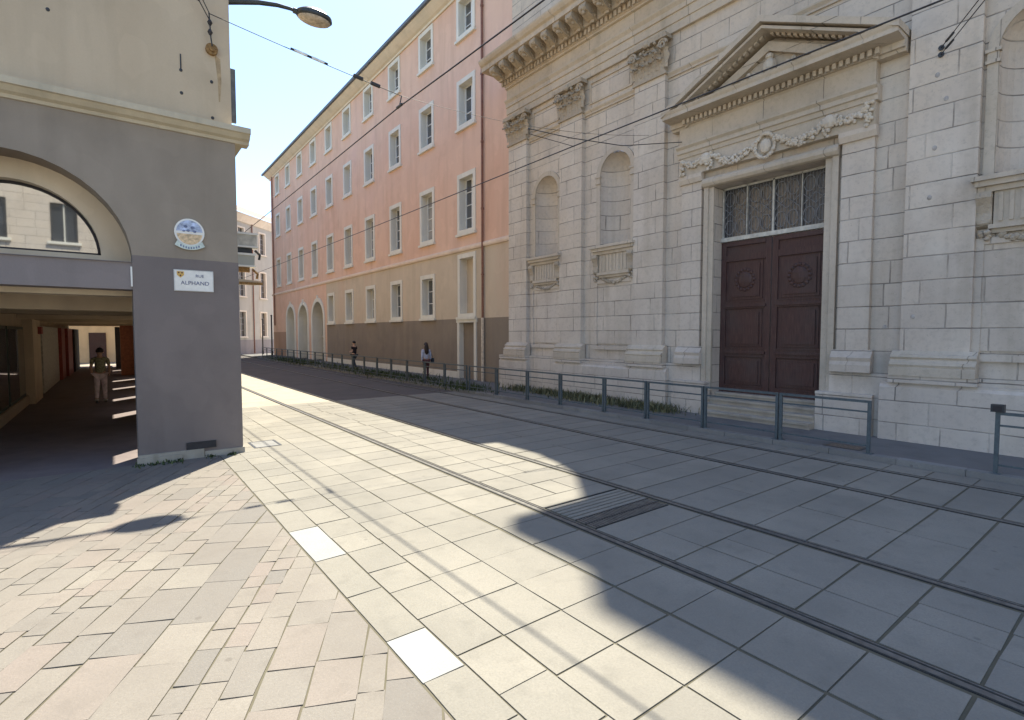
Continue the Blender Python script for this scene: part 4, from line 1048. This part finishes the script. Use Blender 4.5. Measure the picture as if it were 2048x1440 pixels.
# ------------------------------------------------------------------ pedestrian barriers along the kerb
BX = 10.97
def barrier(y0, y1):
    """origin at the foot of the nearer post"""
    L = y1-y0; o = thing('pedestrian_barrier', None, 'barrier', (BX, y0, .10))
    for yy_ in (0, L):
        m_ = MB(); m_.box(-.027, .027, yy_-.027, yy_+.027, 0, .935); LB(m_, 'post', M['steel'], o)
        m_ = MB(); m_.box(-.07, .07, yy_-.07, yy_+.07, .002, .014); LB(m_, 'foot_plate', M['steel'], o)
    m_ = MB(); m_.box(-.03, .03, -.027, L+.027, .936, .98); LB(m_, 'top_rail', M['steel'], o)
    m_ = MB(); m_.box(-.012, .012, .028, L-.028, .755, .785); LB(m_, 'middle_rail', M['steel'], o)
    m_ = MB(); m_.box(-.012, .012, .028, L-.028, .13, .16); LB(m_, 'bottom_rail', M['steel'], o)
    return o
GB = 'grey green barriers along the kerb'
spans = [(-.1, 1.78, 'steel kerb barrier at the right edge, right of the gap and below the right niche'),
         (3.52, 5.11, 'steel kerb barrier beside the gap, before the right half of the church steps'),
         (5.19, 6.84, 'steel kerb barrier before the left half of the brown church door'),
         (6.92, 8.49, 'steel kerb barrier just left of the brown church door, under the portal edge'),
         (8.57, 9.97, 'steel kerb barrier before the plinth of the pilaster beside the door'),
         (10.04, 11.78, 'steel kerb barrier standing below the larger church niche'),
         (11.86, 13.4, 'steel kerb barrier below the pilaster between the two left niches'),
         (13.48, 15.16, 'steel kerb barrier below the leftmost church niche'),
         (15.25, 17.0, 'steel kerb barrier by the left corner of the church plinth')]
pb = None
for a, b2, lb in spans:
    o = barrier(a, b2); tag(o, lb, 'barrier', GB)
    if b2-a > 1.7: pb = o
y = 17.2; fb = None
while y < 52:
    if fb is None: fb = barrier(y, y+1.65); o = fb
    else: o = copy_tree(fb); o.location = (BX, y, .10)
    tag(o, 'distant steel kerb barrier in the row in front of the pink building', 'barrier', GB); y += 1.75
bx = thing('black_post_box', 'small black box fixed on top of the right hand barrier post', 'box', (BX, 1.78, 1.08))
m_ = MB(); m_.box(BX-.07, BX+.05, 1.70, 1.86, 1.082, 1.20); m_.build('case', M['iron'], bx); m_ = MB(); m_.box(BX-.085, BX-.07, 1.73, 1.83, 1.10, 1.18); m_.build('face', M['dark'], bx)

# ------------------------------------------------------------------ weeds
def weeds(name, n, region, hmin, hmax, mat, kind, label=None):
    mb = MB()
    for _ in range(n):
        x, y, z = region()
        h = random.uniform(hmin, hmax)*random.uniform(.35, 1); a = random.uniform(0, 2*PI); l = random.uniform(.1, 1.1)*h; wv = random.uniform(.006, .02)
        dx, dy = math.cos(a), math.sin(a); t = random.random()
        p0 = Vector((x, y, z)); p1 = p0+Vector((dx*l*.4, dy*l*.4, h*.6)); p2 = p0+Vector((dx*l, dy*l, h))
        s = Vector((-dy, dx, 0))*wv
        mb.add([p0-s*.4, p0+s*.4, p1+s, p2, p1-s], [(0, 1, 2, 4), (4, 2, 3)], 0, t)
    o = mb.build(name, mat, recalc=False); o['kind'] = kind
    return o
def clumps(lst, spread):
    def f():
        x, y, z, s = random.choice(lst); return (x+random.gauss(0, spread)*s, y+random.gauss(0, spread*2)*s, z)
    return f
cl = [(random.uniform(12.3, 12.75), random.uniform(8.8, 17), .1, random.uniform(.3, 1.8)) for _ in range(34)]+[(12.3, random.uniform(9, 12.5), .1, random.uniform(.6, 2)) for _ in range(8)]
weeds('wall_foot_weeds', 5200, clumps(cl, .17), .05, .34, M['weed'], 'stuff')
cl2 = [(random.uniform(11.1, 11.9), 17+36*random.random(), .1, random.uniform(1, 2)) for _ in range(60)]
weeds('verge_weeds', 6500, clumps(cl2, .30), .05, .36, M['moss'], 'stuff')
cl3 = [(x, FY-.1, 0, 1) for x in (.3, .5, .62, .75, .9, 1.4, 1.75)]
weeds('pillar_foot_moss', 260, clumps(cl3, .045), .02, .09, M['moss'], 'stuff')

# ------------------------------------------------------------------ people
def skin(nodes, edges, name, mat, parent, sub=2, extra=None):
    me = bpy.data.meshes.new(name); names = list(nodes)
    me.from_pydata([nodes[k][0] for k in names], [(names.index(a), names.index(b_)) for a, b_ in edges], [])
    o = bpy.data.objects.new(name, me); COL.objects.link(o)
    md_ = o.modifiers.new('s', 'SKIN')
    sk = me.skin_vertices[0].data if me.skin_vertices else None
    if sk is None:
        bm = bmesh.new(); bm.from_mesh(me); bm.verts.layers.skin.verify(); bm.to_mesh(me); bm.free(); sk = me.skin_vertices[0].data
    for i, k in enumerate(names):
        r = nodes[k][1]; sk[i].radius = (r, r) if not isinstance(r, tuple) else r; sk[i].use_root = (i == 0)
    sb_ = o.modifiers.new('d', 'SUBSURF'); sb_.levels = sub; sb_.render_levels = sub
    bpy.context.view_layer.update()
    m2 = bpy.data.meshes.new_from_object(o.evaluated_get(bpy.context.evaluated_depsgraph_get()))
    bpy.data.objects.remove(o); m2.materials.clear(); m2.name = name
    if extra:
        bm = bmesh.new(); bm.from_mesh(m2)
        t = bpy.data.meshes.new('x'); t.from_pydata(extra.v, [], extra.f); bm.from_mesh(t); bm.to_mesh(m2); bm.free()
    m2.materials.append(mat); m2.shade_smooth()
    ob = link(bpy.data.objects.new(name, m2), parent); return local(ob)
SKIN = plain('skin', (.50, .31, .22), .6, 0, .08)
def person(label, loc, rz, sc, hair_m, top_m, leg_m, shoe_m, stride=.18, arms=((.05, -.05), (-.05, .05)), longhair=False, sleeve='short', legs_len=1.0, elbow=(0.0, 0.0), build_=1.0):
    """figure faces local +y; arms = forward swing of (right, left) hand"""
    p = thing('person', label, 'person', loc, rz); p.scale = (sc, sc, sc)
    n = {}; B = build_
    n['hip'] = ((0, 0, .93), .135*B); n['waist'] = ((0, 0, 1.08), .115*B); n['chest'] = ((0, .01, 1.28), .135*B); n['sh'] = ((0, 0, 1.42), .09); n['neck'] = ((0, .01, 1.50), .052); n['hd0'] = ((0, .02, 1.58), .075); n['hd1'] = ((0, .02, 1.68), .088); n['hd2'] = ((0, .015, 1.75), .055)
    e = [('hip', 'waist'), ('waist', 'chest'), ('chest', 'sh'), ('sh', 'neck'), ('neck', 'hd0'), ('hd0', 'hd1'), ('hd1', 'hd2')]
    feet = {}; ex = MB()
    for i, (s, f) in enumerate(((1, stride), (-1, -stride))):
        k = 'RL'[i]
        n['h'+k] = ((s*.085, 0, .88), .088); n['k'+k] = ((s*.095, f*.55+.03, .48), .056); n['a'+k] = ((s*.10, f-.02 if f > 0 else f*1.25, .09 if f >= 0 else .13), .038); n['t'+k] = ((s*.105, (f if f > 0 else f*1.25)+.14, .035), .03)
        e += [('hip', 'h'+k), ('h'+k, 'k'+k), ('k'+k, 'a'+k), ('a'+k, 't'+k)]
        sw_, = (arms[i][0],); el = elbow[i]
        n['s'+k] = ((s*.172*B, 0, 1.40), .054); n['e'+k] = ((s*.212*B, sw_*.35-.03, 1.12), .042)
        hz = .87+el*.38; hy = sw_*.9+el*.26; hx = s*(.22*B-el*.10)
        n['w'+k] = ((hx, hy, hz+.02), .028); n['p'+k] = ((hx, hy+.015+el*.06, hz-.06*(1-el)), .034)
        e += [('sh', 's'+k), ('s'+k, 'e'+k), ('e'+k, 'w'+k), ('w'+k, 'p'+k)]
        pv = Vector(n['p'+k][0]); fd = Vector((0, .15+el*.9, -(1-el*.7))).normalized()
        for q in range(4):
            o_ = pv+Vector((0, (q-1.5)*.017, 0)) if el < .3 else pv+Vector((0, 0, (q-1.5)*.017))
            ln = (.065, .078, .072, .056)[q]; bend = Vector((-s*.25, .1, 0))
            ex.tube([o_, o_+fd*ln*.55, o_+(fd+bend).normalized()*ln], [.0095, .0085, .006], 6)
        th = pv+Vector((0, .028, .02)); ex.tube([th, th+(fd+Vector((-s*.3, .9, 0))).normalized()*.04, th+(fd*1.2+Vector((-s*.3, .5, 0))).normalized()*.06], [.011, .010, .007], 6)
    ex.ball((0, .108, 1.635), .013, .022, .022); ex.ball((.09, .015, 1.64), .014, .024, .034); ex.ball((-.09, .015, 1.64), .014, .024, .034)
    for s in (-1, 1): ex.ball((s*.035, .095, 1.665), .013, .008, .009)
    ex.ball((0, .098, 1.595), .026, .008, .008)
    skin(n, e, 'body', SKIN, p, 2, ex)
    tn = {k: (n[k][0], n[k][1]*1.0+.016) for k in ('hip', 'waist', 'chest', 'sh', 'sR', 'sL', 'eR', 'eL', 'wR', 'wL')}
    te = [('hip', 'waist'), ('waist', 'chest'), ('chest', 'sh'), ('sh', 'sR'), ('sh', 'sL')]
    if sleeve == 'short':
        for k in 'RL':
            a_, b_ = Vector(n['s'+k][0]), Vector(n['e'+k][0]); tn['e'+k] = (tuple(a_.lerp(b_, .6)), .058); te.append(('s'+k, 'e'+k)); tn.pop('w'+k)
    else:
        for k in 'RL': te += [('s'+k, 'e'+k), ('e'+k, 'w'+k)]
    skin(tn, te, 'shirt', top_m, p)
    ln = {k: (n[k][0], n[k][1]+.014) for k in ('hip', 'hR', 'hL', 'kR', 'kL', 'aR', 'aL')}
    ln['hip'] = ((0, 0, .95), .15*B)
    for k in 'RL':
        a_ = Vector(n['k'+k][0]); b_ = Vector(n['a'+k][0]); ln['a'+k] = (tuple(a_.lerp(b_, legs_len)), .052)
    skin(ln, [('hip', 'hR'), ('hip', 'hL'), ('hR', 'kR'), ('hL', 'kL'), ('kR', 'aR'), ('kL', 'aL')], 'trousers', leg_m, p)
    for k in 'RL':
        a_, t_ = Vector(n['a'+k][0]), Vector(n['t'+k][0])
        s_ = MB(); s_.tube([a_+Vector((0, -.06, -.045)), a_+Vector((0, 0, -.03)), t_+Vector((0, -.03, .0)), t_+Vector((0, .06, -.005))], [.035, .052, .044, .022], 8); LB(s_, 'shoe', shoe_m, p, smooth=True)
    h_ = MB(); vs = []
    nu, nv = 14, 9
    for i in range(nv+1):
        a_ = PI/2-(PI*.62)*i/nv
        for j in range(nu):
            t = 2*PI*j/nu; front = max(0, math.sin(t))
            aa = max(a_, PI/2-(PI*.62)*i/nv*(1-.52*front))
            vs.append((.104*math.cos(aa)*math.cos(t), .015+.115*math.cos(aa)*math.sin(t)-.012, 1.675+.118*math.sin(aa)))
    h_.add(vs, [(i*nu+j, i*nu+(j+1) % nu, (i+1)*nu+(j+1) % nu, (i+1)*nu+j) for i in range(nv) for j in range(nu)])
    if longhair: h_.tube([(0, -.04, 1.72), (0, -.085, 1.6), (0, -.11, 1.46), (0, -.12, 1.30), (0, -.10, 1.2)], [.07, .105, .115, .10, .045], 12)
    LB(h_, 'hair', hair_m, p, smooth=True)
    return p
dkhair = plain('dark_hair', (.02, .013, .012), .6); black = plain('black_cloth', (.022, .017, .02), .9); jean = plain('dark_jeans', (.035, .05, .065), .9)
camo = plain('mottled_green_top', (.26, .25, .15), .9, 0, .6, 22); pinkw = plain('pale_pink_trousers', (.78, .64, .65), .9); blue_top = plain('pale_blue_top', (.42, .46, .58), .9)
plum = plain('dark_plum_trousers', (.085, .035, .04), .9); shoe = plain('dark_shoes', (.03, .028, .03), .7); wshoe = plain('pale_shoes', (.5, .48, .45), .7)
person('person walking away inside the arcade in a mottled green top and pale pink trousers', (-.35, 22.2, .006), R(-4), 1.03, dkhair, camo, pinkw, wshoe, stride=.13, elbow=(.25, .25), build_=1.12)
person('person in a black top and dark jeans walking left past the brown plinth', (11.75, 31.2, .1), R(28), 1.0, dkhair, black, jean, shoe, stride=.20, elbow=(.15, .7))
p3 = person('person with long dark hair, pale blue top and plum trousers near the blind door', (12.25, 22.9, .1), R(-15), 1.0, dkhair, blue_top, plum, shoe, stride=.12, longhair=True, sleeve='long')
bg = thing('shoulder_bag', 'small dark bag carried at the side of the person in the pale blue top', 'bag', (12.52, 22.82, .85))
m_ = MB(); m_.prism([(-.13, 0), (.13, 0), (.15, .2), (.10, .25), (-.10, .25), (-.15, .2)], lambda u, v, w: (12.55+w, 22.84+u, .86+v), -.04, .04); m_.build('pouch', jean, bg)
m_ = MB(); m_.tube([(12.55, 22.74, 1.10), (12.50, 22.80, 1.3), (12.44, 22.86, 1.45), (12.50, 22.92, 1.3), (12.55, 22.95, 1.10)], .012, 6); m_.build('strap', jean, bg)
